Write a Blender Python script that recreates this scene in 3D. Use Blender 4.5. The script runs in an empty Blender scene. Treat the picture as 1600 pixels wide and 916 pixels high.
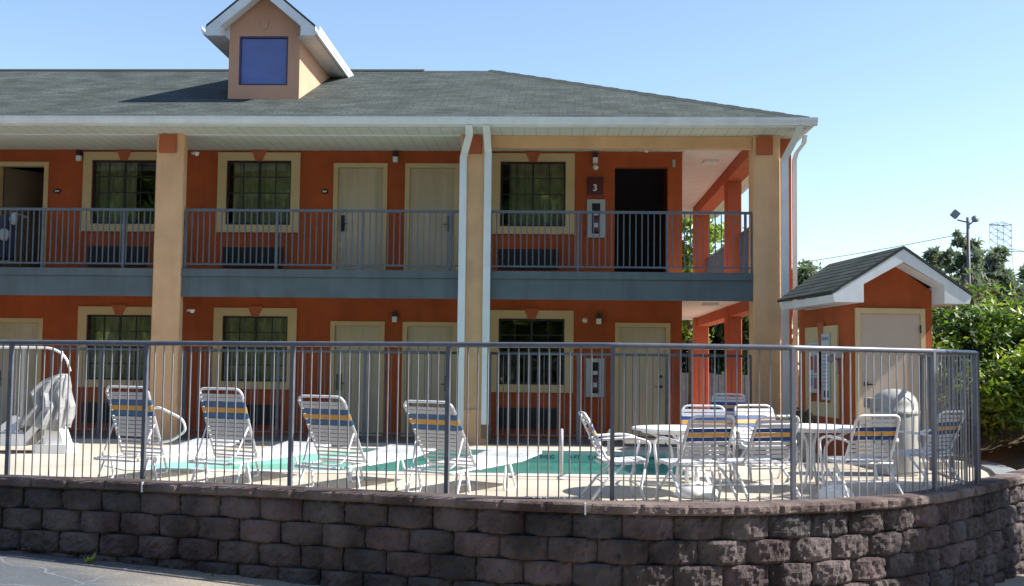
import bpy, bmesh, math, random
from mathutils import Vector, Matrix, noise, Quaternion
R=math.radians
random.seed(7)
# ------------------------------------------------------------------ camera, light, exposure
scn=bpy.context.scene
col=scn.collection
FPX=1800.0; ROLL=0.011; YAW=R(2.3); PITCH=math.atan((575-458)/FPX)
fw=Vector((-math.sin(YAW)*math.cos(PITCH),math.cos(YAW)*math.cos(PITCH),math.sin(PITCH)))
r0=Vector((math.cos(YAW),math.sin(YAW),0)); u0=r0.cross(fw)
cr,sr=math.cos(ROLL),math.sin(ROLL)
rx=r0*cr+u0*sr; ux=-r0*sr+u0*cr
cam=bpy.data.cameras.new('camera'); co=bpy.data.objects.new('camera',cam); col.objects.link(co)
M=Matrix((rx,ux,-fw)).transposed().to_4x4(); M.translation=Vector((0,0,1.29)); co.matrix_world=M
cam.sensor_width=36; cam.lens=36*FPX/1600; cam.clip_start=0.1; cam.clip_end=6000
scn.camera=co
SUN_EL=43; SUN_AZ=2.0      # azimuth counted from +X towards +Y
w=bpy.data.worlds.new('World'); scn.world=w; w.use_nodes=True
nt=w.node_tree; bg=nt.nodes['Background']; sky=nt.nodes.new('ShaderNodeTexSky'); sky.sky_type='NISHITA'
sky.sun_disc=False; sky.sun_elevation=R(SUN_EL); sky.sun_rotation=R(90-SUN_AZ)
sky.air_density=1.0; sky.dust_density=0.6; sky.ozone_density=1.6; sky.altitude=200
nt.links.new(sky.outputs[0],bg.inputs[0]); bg.inputs[1].default_value=0.118
sl=bpy.data.lights.new('sun','SUN'); so=bpy.data.objects.new('sun',sl); col.objects.link(so)
S=Vector((math.cos(R(SUN_EL))*math.cos(R(SUN_AZ)),math.cos(R(SUN_EL))*math.sin(R(SUN_AZ)),math.sin(R(SUN_EL))))
so.rotation_euler=S.to_track_quat('Z','Y').to_euler(); so.location=S*60
sl.energy=5.0; sl.angle=R(0.5); sl.color=(1,0.95,0.87)
vs=scn.view_settings; vs.view_transform='Standard'; vs.look='None'; vs.gamma=1; vs.exposure=0.98; vs.use_curve_mapping=False

# ------------------------------------------------------------------ materials
def mat(name,c,rough=.6,var=.0,scale=6,bump=0,bscale=60,metal=0,c2=None,spec=.5,detail=4,streak=0):
    m=bpy.data.materials.new(name); m.use_nodes=True; n=m.node_tree.nodes; l=m.node_tree.links
    b=n['Principled BSDF']; b.inputs['Base Color'].default_value=(*c,1); b.inputs['Roughness'].default_value=rough
    b.inputs['Metallic'].default_value=metal; b.inputs['Specular IOR Level'].default_value=spec
    tc=n.new('ShaderNodeTexCoord')
    if var or c2:
        t=n.new('ShaderNodeTexNoise'); t.inputs['Scale'].default_value=scale; t.inputs['Detail'].default_value=detail
        l.new(tc.outputs['Object'],t.inputs['Vector'])
        r=n.new('ShaderNodeValToRGB'); r.color_ramp.elements[0].position=.32; r.color_ramp.elements[1].position=.68
        a=c; d=c2 or c
        r.color_ramp.elements[0].color=(*[x*(1-var) for x in a],1); r.color_ramp.elements[1].color=(*[min(1,x*(1+var)) for x in d],1)
        l.new(t.outputs['Fac'],r.inputs['Fac']); out=r.outputs[0]
        if streak:
            mp=n.new('ShaderNodeMapping'); mp.inputs['Scale'].default_value=(4.5,4.5,.45); l.new(tc.outputs['Object'],mp.inputs[0])
            t3=n.new('ShaderNodeTexNoise'); t3.inputs['Scale'].default_value=1.6; t3.inputs['Detail'].default_value=7; l.new(mp.outputs[0],t3.inputs['Vector'])
            r3=n.new('ShaderNodeValToRGB'); r3.color_ramp.elements[0].position=.34; r3.color_ramp.elements[1].position=.56; k_=1-streak; r3.color_ramp.elements[0].color=(k_,k_,k_*.98,1); r3.color_ramp.elements[1].color=(1,1,1,1); l.new(t3.outputs['Fac'],r3.inputs['Fac'])
            mm=n.new('ShaderNodeMixRGB'); mm.blend_type='MULTIPLY'; mm.inputs[0].default_value=1; l.new(out,mm.inputs[1]); l.new(r3.outputs[0],mm.inputs[2]); out=mm.outputs[0]
        l.new(out,b.inputs['Base Color'])
    if bump:
        t2=n.new('ShaderNodeTexNoise'); t2.inputs['Scale'].default_value=bscale; t2.inputs['Detail'].default_value=5
        l.new(tc.outputs['Object'],t2.inputs['Vector'])
        bp=n.new('ShaderNodeBump'); bp.inputs['Strength'].default_value=bump; bp.inputs['Distance'].default_value=.02
        l.new(t2.outputs['Fac'],bp.inputs['Height']); l.new(bp.outputs[0],b.inputs['Normal'])
    return m
ORANGE=mat('orange_stucco',(.43,.090,.024),.9,.13,1.7,.8,70,detail=9,streak=.10)
TAN=mat('tan_stucco',(.73,.445,.245),.9,.10,1.9,.8,70,detail=9,streak=.05)
PEACH=mat('peach_stucco',(.62,.34,.22),.85,.06,1.6,.4,90)
TERRA=mat('terracotta_paint',(.44,.115,.05),.85,.06,2,.3,90)
CREAM=mat('cream_trim',(.60,.455,.245),.8,.05,2,.3,90)
DOORM=mat('cream_door_paint',(.56,.465,.33),.55,.05,1.5,streak=.12)
SLATE=mat('slate_grey_paint',(.095,.125,.14),.6,.12,2.2,.15,40,streak=.14)
RAILM=mat('grey_railing_paint',(.11,.13,.155),.45,.12,9)
FRONTM=mat('grey_fence_paint',(.10,.108,.135),.35,.15,7)
WHITE=mat('white_gutter_paint',(.72,.76,.78),.4,.05,3,streak=.06)
WHITEP=mat('white_plastic',(.82,.82,.82),.4,.04,5)
TUBE=mat('white_powder_coat',(.80,.80,.80),.3,.05,12)
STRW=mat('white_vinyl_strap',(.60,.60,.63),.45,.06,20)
SEATW=mat('sunlit_tone_white_strap',(.84,.84,.85),.4,.04,20)  # whiter copy of the strap, puts sun on the flat seats into colour
STRN=mat('navy_vinyl_strap',(.018,.06,.22),.45,.1,20)
STRB=mat('blue_vinyl_strap',(.03,.13,.30),.45,.1,20)
STRO=mat('orange_vinyl_strap',(.72,.36,.06),.45,.08,20)
BLACK=mat('black_metal',(.015,.015,.017),.5)
DARK=mat('dark_interior',(.035,.03,.04),.9)
DARKWIN=mat('dark_window_frame',(.02,.022,.025),.4)
CURT=mat('curtain_fabric',(.60,.61,.42),.9,.25,5,.2,30)
BROWNDOOR=mat('brown_room_door',(.16,.11,.075),.6,.1,2)
GRILL=mat('air_conditioner_grille',(.022,.022,.024),.6)
LAMPW=mat('frosted_lamp_glass',(.72,.74,.72),.3)
MAROON=mat('maroon_sign',(.10,.018,.03),.4)
PANELG=mat('pale_grey_cabinet',(.42,.46,.46),.4)
REDM=mat('red_cylinder',(.10,.02,.03),.4)
BIN=mat('beige_bin_plastic',(.37,.355,.32),.45,.06,3)
COVER=mat('grey_cover_cloth',(.27,.275,.28),.7,.12,5,.4,14)
PAPER=mat('white_notice_paper',(.50,.54,.57),.6)
PAPERR=mat('red_notice_ink',(.35,.10,.11),.6)
PAPERB=mat('blue_notice_ink',(.16,.26,.45),.6)
BARK=mat('bark',(.11,.08,.06),.9,.3,6,.6,20)
TERRAIN=mat('soil_and_turf',(.05,.055,.025),.95,.35,2.2,.6,18,c2=(.085,.065,.035))
CONC=mat('pale_concrete',(.50,.455,.38),.85,.09,1.1,.3,70,c2=(.56,.50,.42))
COPING=mat('white_coping',(.55,.53,.47),.7,.06,3)
KERBM=mat('grey_concrete_strip',(.2,.21,.225),.85,.1,2,.3,50)
POOLP=mat('turquoise_pool_plaster',(.24,.54,.44),.6,.06,2)
TILEINK=mat('dark_tile_ink',(.012,.05,.06),.4)
GALV=mat('weathered_grey_steel',(.20,.21,.24),.5,.1,3)
LEAFBIG=[]
def leafmat(name,c,tr=.35,gl=.4):
    m=bpy.data.materials.new(name); m.use_nodes=True; n=m.node_tree.nodes; l=m.node_tree.links
    b=n['Principled BSDF']; b.inputs['Base Color'].default_value=(*c,1); b.inputs['Roughness'].default_value=gl
    t=n.new('ShaderNodeBsdfTranslucent'); t.inputs[0].default_value=(min(1,c[0]*1.6),min(1,c[1]*1.7),c[2]*.8,1)
    mx=n.new('ShaderNodeMixShader'); mx.inputs[0].default_value=tr
    l.new(b.outputs[0],mx.inputs[1]); l.new(t.outputs[0],mx.inputs[2]); l.new(mx.outputs[0],n['Material Output'].inputs[0])
    return m
LEAF_Y=leafmat('yellow_green_leaf',(.22,.29,.04)); LEAF_M=leafmat('mid_green_leaf',(.10,.17,.03)); LEAF_D=leafmat('dark_green_leaf',(.028,.055,.018))
LEAF_G=leafmat('hazed_grey_green_needles',(.17,.20,.14),.3,.7); LEAF_B=leafmat('hazed_blue_green_needles',(.13,.17,.16),.3,.7); LEAF_R=leafmat('reddish_twigs',(.16,.09,.06),.2,.7)  # needle tones lightened to put distance haze into the colour

def asphalt():
    m=mat('worn_asphalt',(.085,.09,.10),.9,.0,1,.4,120)
    n=m.node_tree.nodes; l=m.node_tree.links; b=n['Principled BSDF']; tc=n['Texture Coordinate']
    # worn sandy patches over blue-grey asphalt
    a=n.new('ShaderNodeTexNoise'); a.inputs['Scale'].default_value=.55; a.inputs['Detail'].default_value=6
    mp=n.new('ShaderNodeMapping'); mp.inputs['Scale'].default_value=(.55,1.6,1); mp.inputs['Location'].default_value=(3.1,.6,0); mp.inputs['Rotation'].default_value=(0,0,.25)
    l.new(tc.outputs['Object'],mp.inputs[0]); l.new(mp.outputs[0],a.inputs['Vector'])
    sx=n.new('ShaderNodeSeparateXYZ'); l.new(tc.outputs['Object'],sx.inputs[0])
    mr=n.new('ShaderNodeMapRange'); mr.inputs[1].default_value=-6.2; mr.inputs[2].default_value=-2.6; mr.inputs[3].default_value=-.26; mr.inputs[4].default_value=.28
    l.new(sx.outputs[0],mr.inputs[0])
    ad=n.new('ShaderNodeMath'); ad.operation='ADD'; l.new(a.outputs['Fac'],ad.inputs[0]); l.new(mr.outputs[0],ad.inputs[1])
    r=n.new('ShaderNodeValToRGB'); r.color_ramp.elements[0].position=.40; r.color_ramp.elements[1].position=.66
    r.color_ramp.elements[0].color=(.085,.095,.11,1); r.color_ramp.elements[1].color=(.27,.235,.19,1); l.new(ad.outputs[0],r.inputs[0])
    f=n.new('ShaderNodeTexNoise'); f.inputs['Scale'].default_value=38; f.inputs['Detail'].default_value=6; l.new(tc.outputs['Object'],f.inputs['Vector'])
    rf=n.new('ShaderNodeValToRGB'); rf.color_ramp.elements[0].position=.3; rf.color_ramp.elements[1].position=.7
    rf.color_ramp.elements[0].color=(.62,.62,.62,1); rf.color_ramp.elements[1].color=(1.2,1.2,1.2,1); l.new(f.outputs['Fac'],rf.inputs[0])
    mu=n.new('ShaderNodeMixRGB'); mu.blend_type='MULTIPLY'; mu.inputs[0].default_value=1; l.new(r.outputs[0],mu.inputs[1]); l.new(rf.outputs[0],mu.inputs[2])
    # pale cracks
    wv=n.new('ShaderNodeTexNoise'); wv.inputs['Scale'].default_value=1.7; l.new(tc.outputs['Object'],wv.inputs['Vector'])
    vm=n.new('ShaderNodeVectorMath'); vm.operation='MULTIPLY_ADD'; vm.inputs[1].default_value=(.55,.55,.55); l.new(wv.outputs['Color'],vm.inputs[0]); l.new(tc.outputs['Object'],vm.inputs[2])
    vo=n.new('ShaderNodeTexVoronoi'); vo.feature='DISTANCE_TO_EDGE'; vo.inputs['Scale'].default_value=.62; l.new(vm.outputs[0],vo.inputs['Vector'])
    cr_=n.new('ShaderNodeValToRGB'); cr_.color_ramp.elements[0].position=.002; cr_.color_ramp.elements[1].position=.009
    cr_.color_ramp.elements[0].color=(.42,.42,.42,1); cr_.color_ramp.elements[1].color=(0,0,0,1); l.new(vo.outputs['Distance'],cr_.inputs[0])
    m2=n.new('ShaderNodeMixRGB'); m2.inputs[2].default_value=(.30,.32,.34,1); l.new(cr_.outputs[0],m2.inputs[0]); l.new(mu.outputs[0],m2.inputs[1]); l.new(m2.outputs[0],b.inputs['Base Color'])
    return m
ASPH=asphalt()

def blockmat(name,c,c2):
    m=mat(name,c,.95,.28,2.1,.7,55,c2=c2,spec=.2)
    return m
BLOCKM=[blockmat('split_face_block',(.056,.045,.045),(.105,.084,.083)),blockmat('split_face_block_grey',(.05,.044,.047),(.088,.078,.080)),blockmat('split_face_block_red',(.07,.051,.053),(.118,.088,.09))]
CAPM=blockmat('cap_stone',(.095,.068,.063),(.16,.125,.115))

def shingle():
    m=bpy.data.materials.new('asphalt_shingles'); m.use_nodes=True; n=m.node_tree.nodes; l=m.node_tree.links; b=n['Principled BSDF']
    b.inputs['Roughness'].default_value=.95; b.inputs['Specular IOR Level'].default_value=.15
    uv=n.new('ShaderNodeUVMap'); uv.uv_map='UVMap'
    br=n.new('ShaderNodeTexBrick'); br.inputs['Scale'].default_value=1; br.inputs['Brick Width'].default_value=.30; br.inputs['Row Height'].default_value=.145
    br.inputs['Mortar Size'].default_value=.006; br.inputs['Mortar Smooth'].default_value=.3; br.inputs['Bias'].default_value=0
    br.inputs['Color1'].default_value=(.056,.068,.065,1); br.inputs['Color2'].default_value=(.088,.101,.094,1); br.inputs['Mortar'].default_value=(.035,.04,.04,1)
    wn=n.new('ShaderNodeTexNoise'); wn.inputs['Scale'].default_value=5; l.new(uv.outputs[0],wn.inputs['Vector'])
    va=n.new('ShaderNodeVectorMath'); va.operation='MULTIPLY_ADD'; va.inputs[1].default_value=(.06,.02,0); l.new(wn.outputs['Color'],va.inputs[0]); l.new(uv.outputs[0],va.inputs[2])
    l.new(va.outputs[0],br.inputs['Vector'])
    ns=n.new('ShaderNodeTexNoise'); ns.inputs['Scale'].default_value=1.3; ns.inputs['Detail'].default_value=8; l.new(uv.outputs[0],ns.inputs['Vector'])
    r=n.new('ShaderNodeValToRGB'); r.color_ramp.elements[0].position=.3; r.color_ramp.elements[1].position=.7; r.color_ramp.elements[0].color=(.66,.66,.64,1); r.color_ramp.elements[1].color=(1.15,1.18,1.2,1)
    l.new(ns.outputs['Fac'],r.inputs[0])
    g=n.new('ShaderNodeTexNoise'); g.inputs['Scale'].default_value=26; g.inputs['Detail'].default_value=3; l.new(uv.outputs[0],g.inputs['Vector'])
    rg=n.new('ShaderNodeValToRGB'); rg.color_ramp.elements[0].position=.35; rg.color_ramp.elements[1].position=.65; rg.color_ramp.elements[0].color=(.62,.62,.62,1); rg.color_ramp.elements[1].color=(1.2,1.2,1.2,1)
    l.new(g.outputs['Fac'],rg.inputs[0])
    mu=n.new('ShaderNodeMixRGB'); mu.blend_type='MULTIPLY'; mu.inputs[0].default_value=1; l.new(br.outputs[0],mu.inputs[1]); l.new(r.outputs[0],mu.inputs[2])
    mv=n.new('ShaderNodeMixRGB'); mv.blend_type='MULTIPLY'; mv.inputs[0].default_value=1; l.new(mu.outputs[0],mv.inputs[1]); l.new(rg.outputs[0],mv.inputs[2])
    l.new(mv.outputs[0],b.inputs['Base Color'])
    bp=n.new('ShaderNodeBump'); bp.inputs['Strength'].default_value=.7; bp.inputs['Distance'].default_value=.012; l.new(br.outputs['Fac'],bp.inputs['Height']); bp.invert=True; l.new(bp.outputs[0],b.inputs['Normal'])
    return m
SHING=shingle()

def soffitmat():
    m=mat('white_vented_soffit',(.66,.70,.66),.6)
    n=m.node_tree.nodes; l=m.node_tree.links; b=n['Principled BSDF']; tc=n['Texture Coordinate']
    sx=n.new('ShaderNodeSeparateXYZ'); l.new(tc.outputs['Object'],sx.inputs[0])
    mo=n.new('ShaderNodeMath'); mo.operation='MULTIPLY'; mo.inputs[1].default_value=1/.20; l.new(sx.outputs[0],mo.inputs[0])
    fr=n.new('ShaderNodeMath'); fr.operation='FRACT'; l.new(mo.outputs[0],fr.inputs[0])
    r=n.new('ShaderNodeValToRGB'); r.color_ramp.elements[0].position=0; r.color_ramp.elements[0].color=(.36,.40,.38,1); r.color_ramp.elements[1].position=.1; r.color_ramp.elements[1].color=(.64,.68,.62,1)
    l.new(fr.outputs[0],r.inputs[0]); l.new(r.outputs[0],b.inputs['Base Color'])
    return m
SOFF=soffitmat()

def glassmat(name,tint=(.55,.6,.6),fac=.25):
    m=bpy.data.materials.new(name); m.use_nodes=True; n=m.node_tree.nodes; l=m.node_tree.links
    for x in list(n):
        if x.type!='OUTPUT_MATERIAL': n.remove(x)
    t=n.new('ShaderNodeBsdfTransparent'); t.inputs[0].default_value=(*tint,1); g=n.new('ShaderNodeBsdfGlossy'); g.inputs['Roughness'].default_value=.015; g.inputs[0].default_value=(.9,.95,1,1)
    fr=n.new('ShaderNodeFresnel'); fr.inputs[0].default_value=1.5
    ad=n.new('ShaderNodeMath'); ad.operation='ADD'; ad.inputs[1].default_value=fac; ad.use_clamp=True; l.new(fr.outputs[0],ad.inputs[0])
    tc=n.new('ShaderNodeTexCoord'); ns=n.new('ShaderNodeTexNoise'); ns.inputs['Scale'].default_value=1.6; ns.inputs['Detail'].default_value=1; l.new(tc.outputs['Object'],ns.inputs['Vector'])
    bp=n.new('ShaderNodeBump'); bp.inputs['Strength'].default_value=.25; bp.inputs['Distance'].default_value=.02; l.new(ns.outputs['Fac'],bp.inputs['Height']); l.new(bp.outputs[0],g.inputs['Normal'])
    mx=n.new('ShaderNodeMixShader'); l.new(ad.outputs[0],mx.inputs[0]); l.new(t.outputs[0],mx.inputs[1]); l.new(g.outputs[0],mx.inputs[2]); l.new(mx.outputs[0],n['Material Output'].inputs[0])
    return m
GLASS=glassmat('window_glass',(.72,.78,.72),.03)
DGLASS=glassmat('dormer_glass',(.03,.05,.2),.35)
def bluepane():
    m=mat('blue_pane_painted_reflection',(.07,.095,.34),.08,.22,1.6,0)  # colour mottling stands in for varied reflections in the pane
    m.node_tree.nodes['Principled BSDF'].inputs['Specular IOR Level'].default_value=.9
    return m
BLUEP=bluepane()
def watermat():
    m=mat('pool_water',(.13,.42,.34),.03)
    n=m.node_tree.nodes; l=m.node_tree.links; b=n['Principled BSDF']; b.inputs['Alpha'].default_value=.55; tc=n['Texture Coordinate']
    t=n.new('ShaderNodeTexNoise'); t.inputs['Scale'].default_value=2.5; t.inputs['Detail'].default_value=2; l.new(tc.outputs['Object'],t.inputs['Vector'])
    bp=n.new('ShaderNodeBump'); bp.inputs['Strength'].default_value=.22; bp.inputs['Distance'].default_value=.02; l.new(t.outputs['Fac'],bp.inputs['Height']); l.new(bp.outputs[0],b.inputs['Normal'])
    return m
WATER=watermat()

# ------------------------------------------------------------------ geometry helpers
class MB:
    def __init__(s): s.v=[]; s.f=[]; s.m=[]; s.uv=[]; s.sm=[]
    def add(s,vs,fs,mi=0,uvs=None,smooth=False):
        o=len(s.v); s.v+=[tuple(p) for p in vs]
        for i,f in enumerate(fs):
            s.f.append([o+k for k in f]); s.m.append(mi); s.uv.append(uvs[i] if uvs else None); s.sm.append(smooth)
        return s
    def box(s,x0,y0,z0,x1,y1,z1,mi=0,T=None):
        p=[(x0,y0,z0),(x1,y0,z0),(x1,y1,z0),(x0,y1,z0),(x0,y0,z1),(x1,y0,z1),(x1,y1,z1),(x0,y1,z1)]
        if T: p=[T(Vector(q)) for q in p]
        return s.add(p,[(0,3,2,1),(4,5,6,7),(0,1,5,4),(1,2,6,5),(2,3,7,6),(3,0,4,7)],mi)
    def bbox(s,x0,y0,z0,x1,y1,z1,b=.01,mi=0):
        # box with bevelled vertical edges
        poly=[(x0+b,y0),(x1-b,y0),(x1,y0+b),(x1,y1-b),(x1-b,y1),(x0+b,y1),(x0,y1-b),(x0,y0+b)]
        return s.prism([(x,y,z0) for x,y in poly],(0,0,z1-z0),mi)
    def prism(s,poly,d,mi=0):
        n=len(poly); d=Vector(d); p=[Vector(q) for q in poly]; q=[a+d for a in p]
        fs=[list(range(n))[::-1],list(range(n,2*n))]+[(i,(i+1)%n,n+(i+1)%n,n+i) for i in range(n)]
        return s.add(p+q,fs,mi)
    def tube(s,pts,r,n=8,mi=0,closed=False,caps=True):
        pts=[Vector(p) for p in pts]; N=len(pts)
        rr=r if isinstance(r,(list,tuple)) else [r]*N
        tang=[]
        for i in range(N):
            a=pts[(i-1)%N] if (closed or i>0) else pts[i]; b=pts[(i+1)%N] if (closed or i<N-1) else pts[i]
            t=(b-a); tang.append(t.normalized() if t.length>1e-9 else Vector((0,0,1)))
        ref=Vector((0,0,1)) if abs(tang[0].z)<.9 else Vector((1,0,0))
        u=tang[0].cross(ref).normalized(); vs=[]
        for i in range(N):
            t=tang[i]; u=(u-t*u.dot(t)).normalized(); w_=t.cross(u)
            for k in range(n):
                a=2*math.pi*k/n; vs.append(pts[i]+(u*math.cos(a)+w_*math.sin(a))*rr[i])
        fs=[]
        for i in range(N if closed else N-1):
            j=(i+1)%N
            for k in range(n): fs.append((i*n+k,i*n+(k+1)%n,j*n+(k+1)%n,j*n+k))
        if caps and not closed: fs.append(tuple(range(n))[::-1]); fs.append(tuple((N-1)*n+k for k in range(n)))
        return s.add(vs,fs,mi,smooth=True)
    def lathe(s,prof,c=(0,0,0),n=24,mi=0,axis='z'):
        vs=[];fs=[]
        for r_,z in prof:
            for k in range(n):
                a=2*math.pi*k/n; vs.append((c[0]+r_*math.cos(a),c[1]+r_*math.sin(a),c[2]+z))
        for i in range(len(prof)-1):
            for k in range(n): fs.append((i*n+k,i*n+(k+1)%n,(i+1)*n+(k+1)%n,(i+1)*n+k))
        return s.add(vs,fs,mi,smooth=True)
    def build(s,name,m,parent=None,loc=None):
        me=bpy.data.meshes.new(name); me.from_pydata(s.v,[],s.f)
        for x in (m if isinstance(m,(list,tuple)) else [m]): me.materials.append(x)
        for i,p in enumerate(me.polygons): p.material_index=s.m[i]; p.use_smooth=s.sm[i]
        if any(u for u in s.uv):
            ul=me.uv_layers.new(name='UVMap')
            for i,p in enumerate(me.polygons):
                if s.uv[i]:
                    for k,li in enumerate(p.loop_indices): ul.data[li].uv=s.uv[i][k]
        me.update()
        o=bpy.data.objects.new(name,me); col.objects.link(o)
        if parent: o.parent=parent
        if loc: o.location=loc
        return o
def fillet(pts,r,n=5):
    pts=[Vector(p) for p in pts]; out=[pts[0]]
    for i in range(1,len(pts)-1):
        a,b,c=pts[i-1],pts[i],pts[i+1]; d1=(a-b); d2=(c-b); rr=min(r,d1.length*.49,d2.length*.49)
        p=b+d1.normalized()*rr; q=b+d2.normalized()*rr
        for k in range(n+1):
            t=k/n; out.append(p*(1-t)**2+b*2*t*(1-t)+q*t*t)
    out.append(pts[-1]); return out
def tag(o,label=None,cat=None,group=None,kind=None):
    if label: o['label']=label
    if cat: o['category']=cat
    if group: o['group']=group
    if kind: o['kind']=kind
    return o
def thing(name,loc=(0,0,0),rz=0,label=None,cat=None,group=None):
    o=bpy.data.objects.new(name,None); col.objects.link(o); o.location=loc; o.rotation_euler=(0,0,rz); o.empty_display_size=.2
    return tag(o,label,cat,group)
def copy_tree(o,parent=None):
    c=o.copy(); col.objects.link(c); c.parent=parent
    for ch in [x for x in bpy.data.objects if x.parent==o and x is not c]: copy_tree(ch,c)
    return c
def text(name,body,size,m,parent,loc,rot,extr=.001,ax='CENTER',bold=0):
    cu=bpy.data.curves.new(name,'FONT'); cu.body=body; cu.size=size; cu.extrude=extr; cu.align_x=ax; cu.align_y='CENTER'; cu.offset=bold
    t=bpy.data.objects.new(name,cu); col.objects.link(t)
    bpy.context.view_layer.update()
    me=bpy.data.meshes.new_from_object(t.evaluated_get(bpy.context.evaluated_depsgraph_get()))
    bpy.data.objects.remove(t); me.materials.clear(); me.materials.append(m); me.name=name
    o=bpy.data.objects.new(name,me); col.objects.link(o); o.location=loc; o.rotation_euler=rot
    if parent: o.parent=parent
    return o
def dz(y): return -.10+.0135*(y-12)        # pool deck falls gently towards the retaining wall
LOT=-.92

# ------------------------------------------------------------------ ground
g=MB(); g.add([(-3000,-3000,-1.25),(3000,-3000,-1.25),(3000,3000,-1.25),(-3000,3000,-1.25)],[(0,1,2,3)]); tag(g.build('ground',TERRAIN),kind='structure')
def lotz(x): return -1.0-(max(-16,min(x,-1.75))+1.75)*.040-max(0,min(x,6)-2)*.05
g=MB(); X_=[-60,-16,-1.75,2,6,40]; g.add([(x,y,lotz(x)) for x in X_ for y in (-40,20)],[(2*k,2*k+2,2*k+3,2*k+1) for k in range(5)]); tag(g.build('parking_lot',ASPH),kind='structure')

WALL=[(-15,14.05),(-9,13.25),(-6.28,12.86),(-4.71,12.56),(-3.19,12.18),(-1.75,11.76),(-.43,11.37),(.19,11.24),(.8,11.17),(1.42,11.2),(2.05,11.34),(2.73,11.62),(3.49,12.07),(4.0,12.5),(4.42,12.95),(5.02,13.7),(5.51,14.4),(5.95,15.0),(7.1,16.6),(8.6,18.6)]
def resample(pts,step):
    P=[Vector((a,b,0)) for a,b in pts]
    # catmull-rom dense
    d=[]
    for i in range(len(P)-1):
        p0=P[max(i-1,0)];p1=P[i];p2=P[i+1];p3=P[min(i+2,len(P)-1)]
        for k in range(12):
            t=k/12; d.append(.5*((2*p1)+(p2-p0)*t+(2*p0-5*p1+4*p2-p3)*t*t+(3*p1-p0-3*p2+p3)*t**3))
    d.append(P[-1]); out=[d[0]]; acc=0
    for a,b in zip(d,d[1:]):
        L=(b-a).length
        while acc+L>=step:
            t=(step-acc)/L; a=a.lerp(b,t); out.append(a.copy()); L=(b-a).length; acc=0
        acc+=L
    return out
fine=resample(WALL,.245)
def wn_(i):
    a=fine[max(i-1,0)];b=fine[min(i+1,len(fine)-1)]; t=(b-a).normalized(); return t,Vector((t.y,-t.x,0))
# pool deck (front edge follows the wall, pool cut out)
POOL=[(-5.35,14.8),(1.7,14.8),(1.7,18.3),(-3.1,18.3),(-3.8,17.75),(-4.9,16.7),(-5.55,15.95),(-5.75,15.25)]
def offset_poly(poly,d):
    n=len(poly); out=[]
    for i in range(n):
        a=Vector((*poly[i-1],0));b=Vector((*poly[i],0));c=Vector((*poly[(i+1)%n],0))
        t1=(b-a).normalized();t2=(c-b).normalized();n1=Vector((t1.y,-t1.x,0));n2=Vector((t2.y,-t2.x,0)); m=(n1+n2).normalized()
        out.append(tuple((b+m*(d/max(.4,m.dot(n1)))).to_2d()))
    return out
def sheet(name,outer,holes,zf,m,thick=0,parent=None):
    bm=bmesh.new(); ed=[]
    for loop in [outer]+holes:
        vs=[bm.verts.new((x,y,zf(x,y))) for x,y in loop]
        ed+=[bm.edges.new((vs[i],vs[(i+1)%len(vs)])) for i in range(len(vs))]
    bmesh.ops.triangle_fill(bm,edges=ed,use_beauty=True)
    for f in bm.faces:
        f.normal_update()
        if f.normal.z<0: f.normal_flip()
    me=bpy.data.meshes.new(name); bm.to_mesh(me); bm.free(); me.materials.append(m)
    o=bpy.data.objects.new(name,me); col.objects.link(o)
    if parent: o.parent=parent
    return o
front=[]
for i,p in enumerate(fine):
    t,n=wn_(i); q=p-n*.30; front.append((q.x,q.y))
front=[p for p in front if p[0]<6.1]
outer=front+[(6.3,16.4),(5.9,19.4),(5.9,30.5),(-15,30.5)]
cop=offset_poly(POOL,.28)
CONCD=mat('pool_deck_concrete',(.42,.37,.295),.85,.07,.9,.3,80,c2=(.49,.43,.35))
tag(sheet('pool_deck',outer,[cop],lambda x,y:dz(y),CONCD),kind='structure')
g=MB(); g.box(-15,19.47,-.12,3.9,20.99,.022); tag(g.build('walkway',mat('painted_shade_concrete',(.15,.14,.13),.85,.15,1.5,.3,60)),kind='structure')  # darker than the deck: balcony shade put into the floor colour
# pool: coping, shell, water
pool=thing('swimming_pool',(0,0,0),0,'turquoise swimming pool with white coping and dark depth marks on its wall','swimming pool')
g=MB(); n=len(POOL)
for i in range(n):
    j=(i+1)%n; a,b=POOL[i],POOL[j]; c,d=cop[i],cop[j]; h=.012
    def Z(p,o=0): return (p[0],p[1],dz(p[1])+h+o)
    g.add([Z(a),Z(b),Z(d),Z(c),Z(a,-.055),Z(b,-.055),Z(c,-.03),Z(d,-.03)],[(0,1,2,3),(4,5,1,0),(2,3,6,7)])
g.build('coping',COPING,pool)
g=MB()
for i in range(n):
    j=(i+1)%n; a,b=POOL[i],POOL[j]
    # shell stands 15 mm outside the coping nose
    g.add([(a[0],a[1],dz(a[1])-.043),(b[0],b[1],dz(b[1])-.043),(b[0],b[1],-1.5),(a[0],a[1],-1.5)],[(0,1,2,3)])
g.add([(x,y,-1.5) for x,y in POOL],[tuple(range(n))])
g.build('pool_shell',POOLP,pool)
wat=sheet('water',[(x,y) for x,y in POOL],[],lambda x,y:-.19,WATER); tag(wat,kind='structure')
def tile(body,x,size=.082,sx=1):
    o=text('depth_mark',body,size,TILEINK,pool,(x,18.296,-.108),(R(90),0,0),.001,bold=.001); o.scale=(sx,1,1); return o
tile('NO DIVING',-.25,sx=1.0); tile('4 FT',.28,sx=1.15); tile('NO DIVING',.80); tile('NO DIVING',1.45,sx=.7)
g=MB(); c=[(0+.03*0+.53+.035*math.cos(a*math.pi/10),18.295,-.108+.035*math.sin(a*math.pi/10)) for a in range(20)]
g.tube(c,.0045,6,closed=True); g.tube([(.505,18.295,-.083),(.555,18.295,-.133)],.0045,6); g.build('no_diving_symbol',TILEINK,pool)
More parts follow.
